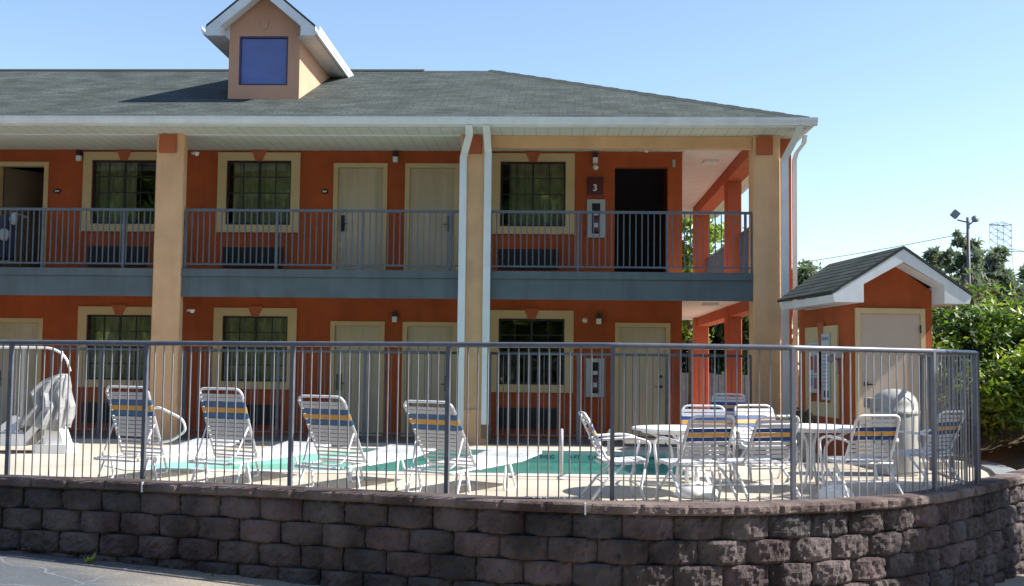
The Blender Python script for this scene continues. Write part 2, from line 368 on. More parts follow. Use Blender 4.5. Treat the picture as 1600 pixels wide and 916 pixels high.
# hillside right and ground behind the motel
g=MB(); nx,ny=46,46; vs=[]
def hill(x,y):
    r_=max(0,min(1,(x-6.0)/2.6)); f=max(0,min(1,(y-15.4)/3.2)); far=max(0,min(1,(y-30)/60))
    z=-.13+1.0*r_*f*(.6+.4*f)+far*1.0+.08*noise.noise(Vector((x*.7,y*.7,0)))
    return z
for j in range(ny):
    for i in range(nx):
        x=5.75+(i/(nx-1))**2*120; y=15.9+(j/(ny-1))**2*240
        if x<8.8: y=max(y, 15.9+(x-5.75)*.95)
        vs.append((x,y,hill(x,y) if y<60 else hill(x,60)))
g.add(vs,[(j*nx+i,j*nx+i+1,(j+1)*nx+i+1,(j+1)*nx+i) for j in range(ny-1) for i in range(nx-1)],smooth=True)
tag(g.build('hillside',TERRAIN),kind='structure')
g=MB(); g.add([(-150,30.4,-.12),(5.8,30.4,-.12),(5.8,260,-.12),(-150,260,-.12)],[(0,1,2,3)]); tag(g.build('back_ground',TERRAIN),kind='structure')
g=MB(); pth=[(5.62,15.1),(5.85,15.9),(6.0,16.8),(5.98,18.2),(5.95,19.6)]
for a,b in zip(pth,pth[1:]):
    g.add([(a[0],a[1],.0),(a[0]+.32,a[1],.0),(b[0]+.32,b[1],.0),(b[0],b[1],.0),(a[0],a[1],-.2),(a[0]+.32,a[1],-.2),(b[0]+.32,b[1],-.2),(b[0],b[1],-.2)],[(0,1,2,3),(4,0,3,7),(1,5,6,2),(4,5,1,0),(3,2,6,7)])
tag(g.build('kerb',KERBM),kind='structure')

# ------------------------------------------------------------------ retaining wall
rw=thing('retaining_wall',(0,0,0),0,'curved retaining wall of brown split face concrete blocks below the pool fence','retaining wall')
def roughblock(g,c,t,n,L,H,z0,depth,mi,seed,nu=19,nv=9,amp=.026,pil=.022,wing=.050):
    """block with a broken front face; c centre of front line (x,y), t tangent, n outward normal"""
    V=[];F=[]
    for j in range(nv):
        for i in range(nu):
            u=i/(nu-1)*2-1; v=j/(nv-1)*2-1
            w3=max(0,abs(u)-.34)/.66 if wing else 0
            edge=min(1.25,abs(u)**14+abs(v)**10+ (w3**2)*abs(v)**4*.5)
            p=c+t*(u*L/2*(1-.010*0))
            nn=noise.fractal(Vector((p.x*15+seed,p.y*15,(z0+v*H/2)*15+seed*1.7)),.7,2.1,5)
            n2=noise.noise(Vector((p.x*3.3+seed*3.1,p.y*3.3,(z0+v*H/2)*3.3)))
            off=amp*nn+amp*.45*n2-pil*edge-wing*w3**1.05+.03*(1 if wing else .4)
            q=p+n*off; V.append((q.x,q.y,z0+H/2*v*(1-.0)))
    for j in range(nv-1):
        for i in range(nu-1): F.append((j*nu+i,j*nu+i+1,(j+1)*nu+i+1,(j+1)*nu+i))
    g.add(V,F,mi)
    b=-depth
    o=len(g.v)
    # top, bottom and sides back to depth
    top=[(nv-1)*nu+i for i in range(nu)]; bot=[i for i in range(nu)]
    B=[c+t*(-L/2)+n*b,c+t*(L/2)+n*b]
    base=o-nu*nv
    g.v+= [(B[0].x,B[0].y,z0+H/2),(B[1].x,B[1].y,z0+H/2),(B[0].x,B[0].y,z0-H/2),(B[1].x,B[1].y,z0-H/2)]
    for f in ([base+k for k in top]+[o+1,o],[base+k for k in bot[::-1]]+[o+2,o+3],[base+j*nu for j in range(nv)]+[o,o+2],[base+j*nu+nu-1 for j in range(nv)][::-1]+[o+3,o+1]):
        g.f.append(f); g.m.append(mi); g.uv.append(None); g.sm.append(False)
g=MB(); CH=.235
for row in range(5):
    z=-.105-CH/2-row*CH
    for k in range(0,len(fine)-2,2):
        i=k+(row%2)
        if i+1>=len(fine): continue
        a=fine[max(i-1,0)]; b=fine[min(i+1,len(fine)-1)]
        t=(b-a).normalized(); n_=Vector((t.y,-t.x,0)); L=(b-a).length-.010
        c=(a+b)/2 - n_*(.035) + n_*(.012*row) + n_*random.uniform(-.012,.012)
        roughblock(g,c,t,n_,L,CH-.008,z,.22,random.choice([0,0,1,2]),random.random()*50)
g.build('block_courses',BLOCKM,rw)
# dark core behind the joints
g=MB()
for i in range(len(fine)-1):
    t,n_=wn_(i); t2,n2=wn_(i+1); a=fine[i]-n_*.14; b=fine[i+1]-n2*.14; c=fine[i+1]-n2*.31; d=fine[i]-n_*.31
    g.add([(a.x,a.y,-1.3),(b.x,b.y,-1.3),(b.x,b.y,-.11),(a.x,a.y,-.11),(d.x,d.y,-1.3),(c.x,c.y,-1.3),(c.x,c.y,-.11),(d.x,d.y,-.11)],[(0,1,2,3),(5,4,7,6),(3,2,6,7)])
g.build('core',BLOCKM[1],rw)
cap=MB(); cf=resample(WALL,.46)
for i in range(len(cf)-1):
    a,b=cf[i],cf[i+1]; t=(b-a).normalized(); n_=Vector((t.y,-t.x,0)); L=(b-a).length-.004
    roughblock(cap,(a+b)/2+n_*.012,t,n_,L+.004,.10,-.052+random.uniform(-.003,.003),.31,0,random.random()*50,nu=13,nv=6,amp=.016,pil=.028,wing=0)
cap.build('cap_stones',CAPM,rw)
g=MB(); g.box(-4.52,12.485,-.105,-4.505,12.53,.004); g.box(.27,11.155,-.105,.285,11.20,.004); g.build('pale_seam',WHITEP,rw)

# ------------------------------------------------------------------ motel
mo=thing('motel_building',(0,0,0),0,'two storey orange stucco motel with tan columns and shingled hip roof','motel')
YW=21.0; YC=19.5; XR=2.25; XL=-15.0; ZF=2.90; ZC2=5.27; YB=28.2
def wall_holes(xa,xb,za,zb,holes,y,th,name,m,parent,axis='x'):
    xs=sorted({xa,xb,*[h[0] for h in holes],*[h[1] for h in holes]}); zs=sorted({za,zb,*[h[2] for h in holes],*[h[3] for h in holes]})
    g=MB()
    def P(x,yy,z): return (x,yy,z)
    for i in range(len(xs)-1):
        for j in range(len(zs)-1):
            cx=(xs[i]+xs[i+1])/2; cz=(zs[j]+zs[j+1])/2
            if any(h[0]<cx<h[1] and h[2]<cz<h[3] for h in holes): continue
            x0,x1,z0,z1=xs[i],xs[i+1],zs[j],zs[j+1]
            g.add([P(x0,y,z0),P(x1,y,z0),P(x1,y,z1),P(x0,y,z1)],[(0,1,2,3)]); g.add([P(x0,y+th,z0),P(x1,y+th,z0),P(x1,y+th,z1),P(x0,y+th,z1)],[(3,2,1,0)])
    for h in holes:
        x0,x1,z0,z1=h[:4]
        g.add([P(x0,y,z0),P(x1,y,z0),P(x1,y,z1),P(x0,y,z1),P(x0,y+th,z0),P(x1,y+th,z0),P(x1,y+th,z1),P(x0,y+th,z1)],[(0,4,5,1),(1,5,6,2),(2,6,7,3),(3,7,4,0)])
    g.add([P(xb,y,za),P(xb,y+th,za),P(xb,y+th,zb),P(xb,y,zb)],[(0,1,2,3)])
    return g.build(name,m,parent)
wins=[]; 
for base in (0,ZF-.0):
    for (x0,x1) in ((-8.71,-7.50),(-6.17,-4.96),(-1.08,.12)):
        z0=.99+(2.89 if base else 0); wins.append((x0,x1,z0,z0+1.20,bool(base)))
    z0=.99+(2.89 if base else 0); wins.append((-14.0,-12.8,z0,z0+1.2,bool(base)))
doors=[]
for up in (0,1):
    b=2.93 if up else .0
    doors+= [(-4.13,-3.21,b,b+2.07,'L',up),(-2.80,-1.88,b,b+2.07,'R',up)]
doors+=[(-10.5,-9.58,0,2.07,'L',0),(1.08,2.0,0,2.09,'K',0)]
doors+=[(-11.8,-10.9,0,2.07,'L',0),(-11.8,-10.9,2.93,5.0,'L',1)]
opendoor=(-10.5,-9.58,2.93,5.0); stair=(1.02,1.99,2.90,4.99)
hol=[(a,b,c,d) for a,b,c,d,_ in wins]+[(a-.0,b+.0,c,d) for a,b,c,d,*_ in doors]+[opendoor,stair]
wall_holes(XL,XR,0,ZC2+.0,hol,YW,.18,'front_wall',ORANGE,mo)
# other walls
g=MB(); g.box(XL,YB,0,XR,YB+.18,ZC2); g.box(XR-.18,YW+.185,0,XR,YB,ZC2); g.build('rear_wall',ORANGE,mo)
g=MB(); g.box(XL,YW+1.6,0,XR-.2,YW+1.65,ZC2); 
for x in (-12.4,-9.3,-7.2,-4.6,-2.98,-1.75,.6): g.box(x,YW+.19,0,x+.05,YW+1.59,ZC2)
g.box(XL,YW+.19,2.6,XR-.2,YW+1.59,2.85); g.build('inner_partitions',DARK,mo)
# windows
CF=[]
for i,(x0,x1,z0,z1,up) in enumerate(wins):
    g=MB(); f=.035; y0=YW+.03; y1=YW+.07
    g.box(x0,y0,z0,x1,y1,z0+f); g.box(x0,y0,z1-f,x1,y1,z1); g.box(x0,y0,z0+f,x0+f,y1,z1-f); g.box(x1-f,y0,z0+f,x1,y1,z1-f); xc=(x0+x1)/2; g.box(xc-.018,y0,z0+f,xc+.018,y1,z1-f)
    wv=g.build('window',DARKWIN,mo)
    g=MB()
    for k in (1,3): xx=x0+(x1-x0)*k/4; g.box(xx-.009,y0+.005,z0+f,xx+.009,y1-.012,z1-f)
    for k in (1,2,3):
        zz=z0+(z1-z0)*k/4
        for q in range(4):
            a=x0+(x1-x0)*q/4+(.009 if q in(1,3) else (.018 if q==2 else f)); b=x0+(x1-x0)*(q+1)/4-(.009 if q in (0,2) else (.018 if q==1 else f))
            g.box(a,y0+.005,zz-.009,b,y1-.012,zz+.009)
    g.build('window_bars',DARKWIN,wv)
    g=MB(); g.add([(x0+f,y1-.006,z0+f),(x1-f,y1-.006,z0+f),(x1-f,y1-.006,z1-f),(x0+f,y1-.006,z1-f)],[(0,1,2,3)]); g.build('pane',GLASS,wv)
    g=MB(); nn=90; vs=[]; ph=random.random()*9; ca,cb=[(0,1),(.0,1),(0,1),(0,1),(.0,.62),(.08,1),(.16,1),(0,1)][i]
    gap=.0 if i in(0,) else 0
    for k in range(nn+1):
        x=x0-.05+(x1-x0+.1)*(ca+(cb-ca)*k/nn); yy=YW+.26+.028*math.sin(x*47+ph)+.012*math.sin(x*19+ph*2)
        vs+=[(x,yy,z0-.1),(x,yy,z1+.1)]
    drawn=not (i==6)   # ground floor window by the end door shows a dark room
    if i==2: vs=vs
    if not (x0>-2 and not up):
        g.add(vs,[(2*k,2*k+2,2*k+3,2*k+1) for k in range(nn)],smooth=True); g.build('curtain',CURT,wv)
    # cream trim, proud of the wall, as four butted boards with a keystone gap
    tw=.165; T0,T1=YW-.035,YW-.0; th=.15
    g=MB(); g.box(x0-tw,T0,z0-.14,x1+tw,T1,z0); g.box(x0-tw,T0,z0,x0,T1,z1+th); g.box(x1,T0,z0,x1+tw,T1,z1+th)
    k0,k1=.13,.065
    g.prism([(x0,T0,z1),(xc-k1,T0,z1),(xc-k0,T0,z1+th),(x0,T0,z1+th)],(0,T1-T0,0)); g.prism([(xc+k1,T0,z1),(x1,T0,z1),(x1,T0,z1+th),(xc+k0,T0,z1+th)],(0,T1-T0,0))
    g.build('trim',CREAM,wv)
    g=MB(); g.prism([(xc-k1+.003,T0-.02,z1-.01),(xc+k1-.003,T0-.02,z1-.01),(xc+k0+.01,T0-.02,z1+th+.035),(xc-k0-.01,T0-.02,z1+th+.035)],(0,T1-T0+.02,0)); g.build('keystone',TERRA,wv)
    # through-wall air conditioner
    zb=z0-.43-.36
    g=MB(); g.box(x0-.02,YW-.05,zb,x1-.12,YW-.002,zb+.37); ac=g.build('air_conditioner',GRILL,mo)
    g=MB()
    for k in range(9): g.box(x0+.01,YW-.062,zb+.03+k*.036,x1-.15,YW-.052,zb+.045+k*.036)
    g.build('louvre',BLACK,ac)
# doors
def door(x0,x1,z0,z1,side,up,room=True):
    y=YW+.05
    g=MB(); g.box(x0+.045,y,z0+.01,x1-.045,y+.045,z1-.045)
    d=g.build('door',DOORM,mo)
    g=MB()  # raised panels
    w_=(x1-x0-.09); 
    if side!='K':
        for (a,b) in ((.13,.46),(.54,.87)):
            for (c,e) in ((.08,.36),(.44,.78),(.83,.94)):
                X0=x0+.045+w_*a; X1=x0+.045+w_*b; Z0=z0+(z1-z0)*c; Z1=z0+(z1-z0)*e
                g.box(X0,y-.008,Z0,X1,y-.001,Z1); g.box(X0+.03,y-.014,Z0+.03,X1-.03,y-.009,Z1-.03)
        g.build('door_panels',DOORM,d)
    g=MB(); g.box(x0-.04,YW-.02,z0,x0+.042,YW+.12,z1+.04); g.box(x1-.042,YW-.02,z0,x1+.04,YW+.12,z1+.04); g.box(x0+.043,YW-.02,z1-.042,x1-.043,YW+.12,z1+.04); g.build('frame',CREAM,d)
    hx=x0+.13 if side=='L' else x1-.13
    g=MB(); hz=z0+.98
    if side=='K':
        for zz in (z0+.98,z0+1.16): g.tube([(hx,y-.03,zz),(hx,y-.001,zz)],.03,10)
        g.tube([(hx,y-.05,z0+.98),(hx-.1,y-.05,z0+.98)],.009,6)
    else:
        g.bbox(hx-.045,y-.03,hz-.13,hx+.045,y-.002,hz+.16,.008); s_=1 if side=='L' else -1
        g.tube([(hx,y-.028,hz),(hx,y-.07,hz),(hx+s_*.11,y-.07,hz)],.011,6)
    g.build('handle',BLACK,d)
for D in doors: door(*D)
# open room door and its dark room
x0,x1,z0,z1=opendoor
g=MB(); g.box(x0-.04,YW-.02,z0,x0+.042,YW+.12,z1+.04); g.box(x1-.042,YW-.02,z0,x1+.04,YW+.12,z1+.04); g.box(x0+.043,YW-.02,z1-.042,x1-.043,YW+.12,z1+.04); of=g.build('door_frame',CREAM,mo)
g=MB(); T=lambda v: Vector((x0+.05,YW+.14,0))+Matrix.Rotation(R(48),3,'Z')@v
g.box(0,0,z0+.01,.84,.045,z1-.045,T=T); od=g.build('door',BROWNDOOR,mo); tag(od,'brown room door standing open inwards')
# slabs, beams, ceilings
g=MB(); g.box(XL,YC+.02,2.56,3.66,YW-.002,2.895); g.box(XR+.002,YW,2.56,3.66,YB+1.0,2.895); g.build('balcony_floor',CONC,mo)
g=MB(); g.box(XL,YC-.03,2.80,3.69,YC+.018,2.93); g.box(XL,YC-.005,2.45,3.69,YC+.02,2.797); g.box(3.662,YC+.021,2.45,3.70,YB+1,2.93); g.build('balcony_beam',SLATE,mo)
g=MB(); g.box(XL,YC+.021,2.545,3.66,YW-.004,2.557); g.box(XR+.004,YW,2.545,3.655,YB+.95,2.557); g.build('balcony_ceiling',mat('white_ceiling_paint',(.66,.64,.60),.8,.04,2),mo)
g=MB(); g.box(XL,YC+.21,ZC2+.005,4.04,30.3,ZC2+.045); g.box(XR+.3,YC+.21,ZC2+.0,3.4,30,ZC2+.004); g.build('porch_ceiling',SOFF,mo)
g=MB(); g.box(XL,18.91,5.268,4.04,YC+.20,5.30); g.box(3.75,YC+.21,5.262,4.04,30.3,5.272); g.build('soffit',SOFF,mo)
g=MB(); g.box(XL,YC-.02,5.245,-1.7,YC+.0,5.266); g.build('soffit_moulding',WHITE,mo)
PCEIL=mat('white_plaster_ceiling',(.70,.66,.64),.85,.05,3)
g=MB(); g.box(XR+.02,YC+.45,5.25,3.28,29.6,5.266); g.build('side_ceiling',PCEIL,mo)
g=MB(); g.box(-1.17,YC+.03,5.06,3.275,YC+.20,5.264); g.build('tan_beam',TAN,mo)
g=MB(); g.box(3.30,YC+.46,5.02,3.62,28.0,5.26); g.build('side_beam',TERRA,mo)
g=MB(); g.box(3.34,YC+.46,2.34,3.655,28.0,2.542); g.build('lower_side_beam',TERRA,mo)
# columns
def column(x0,x1,y0,y1,m,front=True,ped=True):
    g=MB(); g.bbox(x0,y0,.0,x1,y1,5.264,.012); c=g.build('column',m,mo)
    if front:
        g=MB(); g.bbox(x0-.0+.05,y0-.03,4.93,x1-.13,y0-.002,5.24,.02); g.build('column_plaque',TERRA,c)
    if ped:
        g=MB(); g.bbox(x0-.025,y0-.028,0,x1+.025,y1+.02,.58,.012); g.build('pedestal',TAN,c)
    return c
column(-6.95,-6.47,YC-.06,YC+.13,TAN); column(-1.68,-1.19,YC-.06,YC+.13,TAN); column(3.28,3.73,YC-.06,YC+.44,TAN,ped=False); column(-12.3,-11.8,YC-.06,YC+.13,TAN)
column(3.32,3.60,22.7,23.15,TERRA,False,False); column(3.28,3.62,27.8,28.2,TERRA,False,False)
g=MB(); g.box(3.74,19.72,0,3.97,19.95,5.258); g.build('pilaster',TERRA,mo)
# roof: hip with front, end and rear slopes
E=18.86; EX=4.09; ZE=5.43; YR=24.6; ZR=7.72; XRR=-1.5; YBK=30.34
sl_=math.hypot(YR-E,ZR-ZE)
g=MB(); 
def q(*p): return p
g.add([(XL,E,ZE),(EX,E,ZE),(XRR,YR,ZR),(XL,YR,ZR)],[(0,1,2,3)],uvs=[[(XL,0),(EX,0),(XRR,sl_),(XL,sl_)]])
g.add([(EX,E,ZE),(EX,YBK,ZE),(XRR,YR,ZR)],[(0,1,2)],uvs=[[(E,0),(YBK,0),(YR,math.hypot(EX-XRR,ZR-ZE))]])
g.add([(EX,YBK,ZE),(XL,YBK,ZE),(XL,YR,ZR),(XRR,YR,ZR)],[(0,1,2,3)],uvs=[[(EX,0),(XL,0),(XL,sl_),(XRR,sl_)]])
g.add([(XL,E,ZE-.03),(EX,E,ZE-.03),(EX,YBK,ZE-.03),(XL,YBK,ZE-.03)],[(3,2,1,0)])
g.add([(XL,E,ZE-.03),(EX,E,ZE-.03),(EX,E,ZE),(XL,E,ZE)],[(0,1,2,3)]); g.add([(EX,E,ZE-.03),(EX,YBK,ZE-.03),(EX,YBK,ZE),(EX,E,ZE)],[(0,1,2,3)])
roof=g.build('roof',SHING,mo)
g=MB()
g.prism([(XL,YR-.14,ZR-.035),(XL,YR,ZR+.035),(XL,YR+.14,ZR-.035),(XL,YR,ZR-.01)],(-2.95-XL,0,0))
a=Vector((XRR,YR,ZR+.012)); b=Vector((EX,E,ZE+.012)); nseg=34
for k in range(nseg):
    p=a.lerp(b,k/nseg); r_=a.lerp(b,(k+1)/nseg); side=Vector((1,1,0)).normalized()*.13
    dn=Vector((0,0,-.045)); up=Vector((0,0,.014+.006*(k%2)))
    g.add([p+side+dn,r_+side+dn,r_+up,p+up,p-side+dn,r_-side+dn],[(0,1,2,3),(3,2,5,4)])
g.build('ridge_cap',SHING,roof)
# fascia and gutters (K profile)
def gutter(p0,p1,out,name,parent,h=.12,wd=.11,m=WHITE):
    p0=Vector(p0);p1=Vector(p1);out=Vector(out)
    prof=[(0,0),(wd*.62,0),(wd*.72,.03),(wd,.075),(wd,h),(wd-.012,h),(wd-.012,.08),(wd*.6,.02),(.01,.015),(0.01,h)]
    g=MB(); d=p1-p0
    g.prism([p0+out*a+Vector((0,0,b)) for a,b in prof],d)
    return g.build(name,m,parent)
gutter((XL,18.845,5.30),(EX+.12,18.845,5.30),(0,-1,0),'gutter',mo)
gutter((EX+.015,18.84,5.30),(EX+.015,YBK,5.30),(1,0,0),'gutter',mo)
g=MB(); g.box(XL,18.85,5.275,EX,18.90,5.40); g.box(EX-.04,18.90,5.275,EX+.01,YBK,5.40); g.build('fascia',WHITE,mo)
def spout(path,wd,name='downspout',dp=.075):
    g=MB(); P=[Vector(p) for p in path]
    vs=[]
    for i,p in enumerate(P):
        vs+=[p+Vector((-wd/2,-dp/2,0)),p+Vector((wd/2,-dp/2,0)),p+Vector((wd/2,dp/2,0)),p+Vector((-wd/2,dp/2,0))]
    fs=[(0,1,2,3)]
    for i in range(len(P)-1):
        for k in range(4): fs.append((4*i+k,4*i+(k+1)%4,4*i+4+(k+1)%4,4*i+4+k))
    fs.append(tuple(4*(len(P)-1)+k for k in range(4))[::-1])
    g.add(vs,fs)
    # ribs
    return g.build(name,WHITE,mo)
spout([(-1.50,18.80,5.29),(-1.50,18.93,5.16),(-1.63,19.38,4.86),(-1.63,19.38,.12),(-1.63,19.25,.03)],.12)
spout([(-1.21,18.80,5.29),(-1.21,18.95,5.20),(-1.21,19.38,4.95),(-1.21,19.38,.34)],.12)
g=MB(); g.box(-1.27,19.345,.10,-1.15,19.415,.338); g.build('downspout_boot',BROWNDOOR,mo)
spout([(3.93,18.80,5.29),(3.93,18.95,5.2),(3.79,19.38,4.85),(3.79,19.38,.1)],.12)
spout([(4.17,19.55,5.29),(4.16,19.6,5.16),(4.06,19.72,5.02),(4.03,19.75,4.9),(4.03,19.75,.1)],.07)
# railings on the balcony
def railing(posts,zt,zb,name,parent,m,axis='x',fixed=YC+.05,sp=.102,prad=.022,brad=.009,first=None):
    g=MB(); a,b=posts[0],posts[-1]
    def P(u,z): return (u,fixed,z) if axis=='x' else (fixed,u,z)
    def bx(g,u0,u1,z0,z1,w_):
        if axis=='x': g.box(u0,fixed-w_,z0,u1,fixed+w_,z1)
        else: g.box(fixed-w_,u0,z0,fixed+w_,u1,z1)
    bx(g,a,b,zt-.045,zt,.024); bx(g,a,b,zb,zb+.03,.016)
    r_=g.build(name,m,parent)
    for p in posts:
        g=MB(); bx(g,p-prad,p+prad,zb-.09,zt-.047,prad); g.build('post',m,r_)
    g=MB()
    n_=int((b-a)/sp)
    for k in range(1,n_):
        u=a+(b-a)*k/n_
        if min(abs(u-p) for p in posts)<.035: continue
        bx(g,u-brad,u+brad,zb+.032,zt-.047,brad)
    g.build('balusters',m,r_)
    return r_
railing([-11.78,-10.4,-8.94,-7.52,-6.96],3.975,3.0,'balcony_railing',mo,RAILM)
railing([-6.43,-4.85,-3.36,-1.85,-1.69],3.975,3.0,'balcony_railing',mo,RAILM)
railing([-1.16,.33,1.84,3.16,3.27],3.975,3.0,'balcony_railing',mo,RAILM)
railing([19.95,21.3,22.68],3.975,3.0,'balcony_railing',mo,RAILM,axis='y',fixed=3.58)
railing([23.18,24.8,26.4,27.78],3.975,3.0,'balcony_railing',mo,RAILM,axis='y',fixed=3.58)
# wall lamps, detectors, ceiling lights
def wlamp(x,z):
    g=MB(); g.bbox(x-.045,YW-.10,z-.0,x+.045,YW-.003,z+.09,.01); l=g.build('wall_lamp',BLACK,mo)
    g=MB(); g.bbox(x-.045,YW-.11,z-.10,x+.045,YW-.02,z-.002,.012); g.build('lamp_shade',LAMPW,l)
for x,z in ((-3.02,5.15),(.66,5.15),(-2.98,2.20),(.74,2.20),(-8.95,5.15)): wlamp(x,z)
def bell(x,z,w_=WHITEP):
    g=MB(); g.lathe([(.001,.0),(.03,.012),(.05,.04),(.052,.06)],(0,0,0),14); g.lathe([(.0,-.02),(.02,-.02),(.022,.0)],(0,0,0),10)
    o=g.build('alarm_dome',w_,mo); o.rotation_euler=(R(-90),0,0); o.location=(x,YW-.065,z); return o
bell(.67,4.98); bell(.49,2.17)
def flood(x,y,z):
    g=MB(); g.tube([(x,y,z),(x+.06,y,z+.01)],.02,8); g.lathe([(0,-.03),(.03,-.03),(.05,.03),(.0,.035)],(x+.09,y,z-.01),12); g.build('flood_lamp',LAMPW,mo)
flood(-6.44,19.75,4.98); flood(-6.44,19.75,2.22)
g=MB(); g.bbox(1.50,20.1,5.10,1.56,20.16,5.262,.01); g.build('ceiling_sensor',WHITEP,mo)
g=MB(); g.bbox(2.07,YW-.05,4.99,2.12,YW-.003,5.12,.01); g.build('wall_sensor',PANELG,mo)
for z in (5.249,2.543): 
    g=MB(); g.bbox(2.72,21.6,z-.05,3.0,21.9,z-.002,.02); g.build('ceiling_light',LAMPW,mo)
# dormer
DX0,DX1,DY=-6.12,-4.80,20.75; DZ0=6.0; DE=7.42; AP=8.26; DC=(DX0+DX1)/2
g=MB(); wx0,wx1,wz0,wz1=-5.93,-5.02,6.44,7.36
# front face with an opening
xs=[DX0,wx0,wx1,DX1]; zs=[DZ0,wz0,wz1,7.62]
for i in range(3):
    for j in range(3):
        if i==1 and j==1: continue
        g.add([(xs[i],DY,zs[j]),(xs[i+1],DY,zs[j]),(xs[i+1],DY,zs[j+1]),(xs[i],DY,zs[j+1])],[(0,1,2,3)])
g.add([(DX0,DY,7.62),(DX1,DY,7.62),(DC,DY,AP-.08)],[(0,1,2)])
for X in (DX0,DX1): g.add([(X,DY,DZ0),(X,25.4,DZ0),(X,25.4,7.62),(X,DY,7.62)],[(0,1,2,3)])
g.add([(DX0,25.4,DZ0),(DX1,25.4,DZ0),(DX1,25.4,7.62),(DC,25.4,AP-.08),(DX0,25.4,7.62)],[(0,1,2,3,4)])
g.add([(wx0,DY,wz0),(wx1,DY,wz0),(wx1,DY,wz1),(wx0,DY,wz1),(wx0,DY+.06,wz0),(wx1,DY+.06,wz0),(wx1,DY+.06,wz1),(wx0,DY+.06,wz1)],[(0,1,5,4),(1,2,6,5),(2,3,7,6),(3,0,4,7)])
dm=g.build('dormer',PEACH,mo)
g=MB(); g.add([(wx0,DY+.05,wz0),(wx1,DY+.05,wz0),(wx1,DY+.05,wz1),(wx0,DY+.05,wz1)],[(0,1,2,3)]); g.build('pane',BLUEP,dm)
g=MB()
for a in ((wx0,wz0,wx1,wz0+.03),(wx0,wz1-.03,wx1,wz1),(wx0,wz0+.03,wx0+.03,wz1-.03),(wx1-.03,wz0+.03,wx1,wz1-.03)): g.box(a[0],DY+.01,a[1],a[2],DY+.045,a[3])
g.build('window_frame',mat('purple_grey_frame',(.07,.05,.12),.4),dm)
g=MB(); z0=7.52; g.prism([(DC-.04,DY-.014,z0-.04),(DC+.03,DY-.014,z0-.04),(DC+.09,DY-.014,z0+.16),(DC-.10,DY-.014,z0+.16)],(0,.012,0)); g.build('keystone',PEACH,dm)
# dormer roof: two slabs with rake boards
HW=1.0; fy=20.42; by=25.7; zeo=AP-HW*.84+.02
for s_ in (-1,1):
    g=MB(); A=Vector((DC,fy,AP+.06)); B=Vector((DC+s_*HW,fy,zeo+.04)); t_=Vector((0,0,-.07)); L=by-fy; D=Vector((0,L,0)); u=(B-A).length
    g.add([A,B,B+D,A+D],[(0,1,2,3) if s_<0 else (3,2,1,0)],uvs=[[(0,u),(0,0),(L,0),(L,u)] if s_<0 else [(L,u),(L,0),(0,0),(0,u)]])
    g.add([A+t_*.6,B+t_*.6,B+D+t_*.6,A+D+t_*.6],[(3,2,1,0) if s_<0 else (0,1,2,3)]); g.add([A,B,B+t_*.6,A+t_*.6],[(0,1,2,3)]); g.add([B,B+D,B+D+t_*.6,B+t_*.6],[(0,1,2,3)])
    dr=g.build('dormer_roof',SHING,dm)
    # rake fascia
    g=MB(); a=A+t_*.65+Vector((0,.005,0)); b=B+t_*.65+Vector((0,.005,0)); b2=Vector((DC+s_*(HW-.0),fy+.005,zeo-.16)); c2=Vector((DC+s_*(HW-.26),fy+.005,zeo-.16)); c1=Vector((DC+s_*(HW-.26),fy+.005,zeo+.02)); a2=Vector((DC,fy+.005,AP-.19))
    g.prism([a,b,b2,c2,c1,a2] if s_>0 else [a2,c1,c2,b2,b,a],(0,.05,0)); g.build('rake_board',WHITE,dm)
    # soffit under the slope
    g=MB(); g.add([a2+Vector((0,.05,.03)),c1+Vector((0,.05,0.0)),c1+Vector((0,DY-fy-.055,0)),a2+Vector((0,DY-fy-.055,.03))],[(0,1,2,3)])
    xi=DC+s_*.655; g.add([(DC+s_*HW,fy+.055,zeo-.15),(xi,fy+.055,zeo-.15),(xi,by-.05,zeo-.15),(DC+s_*HW,by-.05,zeo-.15)],[(0,1,2,3)]); g.add([c2+Vector((0,.05,0)),c1+Vector((0,.05,0)),c1+Vector((0,DY-fy-.01,0)),c2+Vector((0,DY-fy-.01,0))],[(0,1,2,3)]); g.add([c2+Vector((0,.05,0)),Vector((xi,fy+.055,zeo-.16)),Vector((xi,DY,zeo-.16)),c2+Vector((0,DY-fy,0))],[(0,1,2,3)]); g.prism([(xi,DY-.004,zeo-.15),(DC+s_*(HW-.01),DY-.004,zeo-.15),(DC+s_*(HW-.01),DY-.004,zeo-.02),(xi,DY-.004,zeo+.26)],(0,.02,0)); g.build('dormer_soffit',WHITE,dm)
    gutter((DC+s_*(HW+.0),fy,zeo-.14),(DC+s_*(HW+.0),by,zeo-.14),(s_,0,0),'gutter',dm,h=.15,wd=.09)
g=MB(); g.box(DX0-.05,DY-.06,6.055,DX1+.05,DY-.004,6.12); g.build('flashing',BLACK,dm)

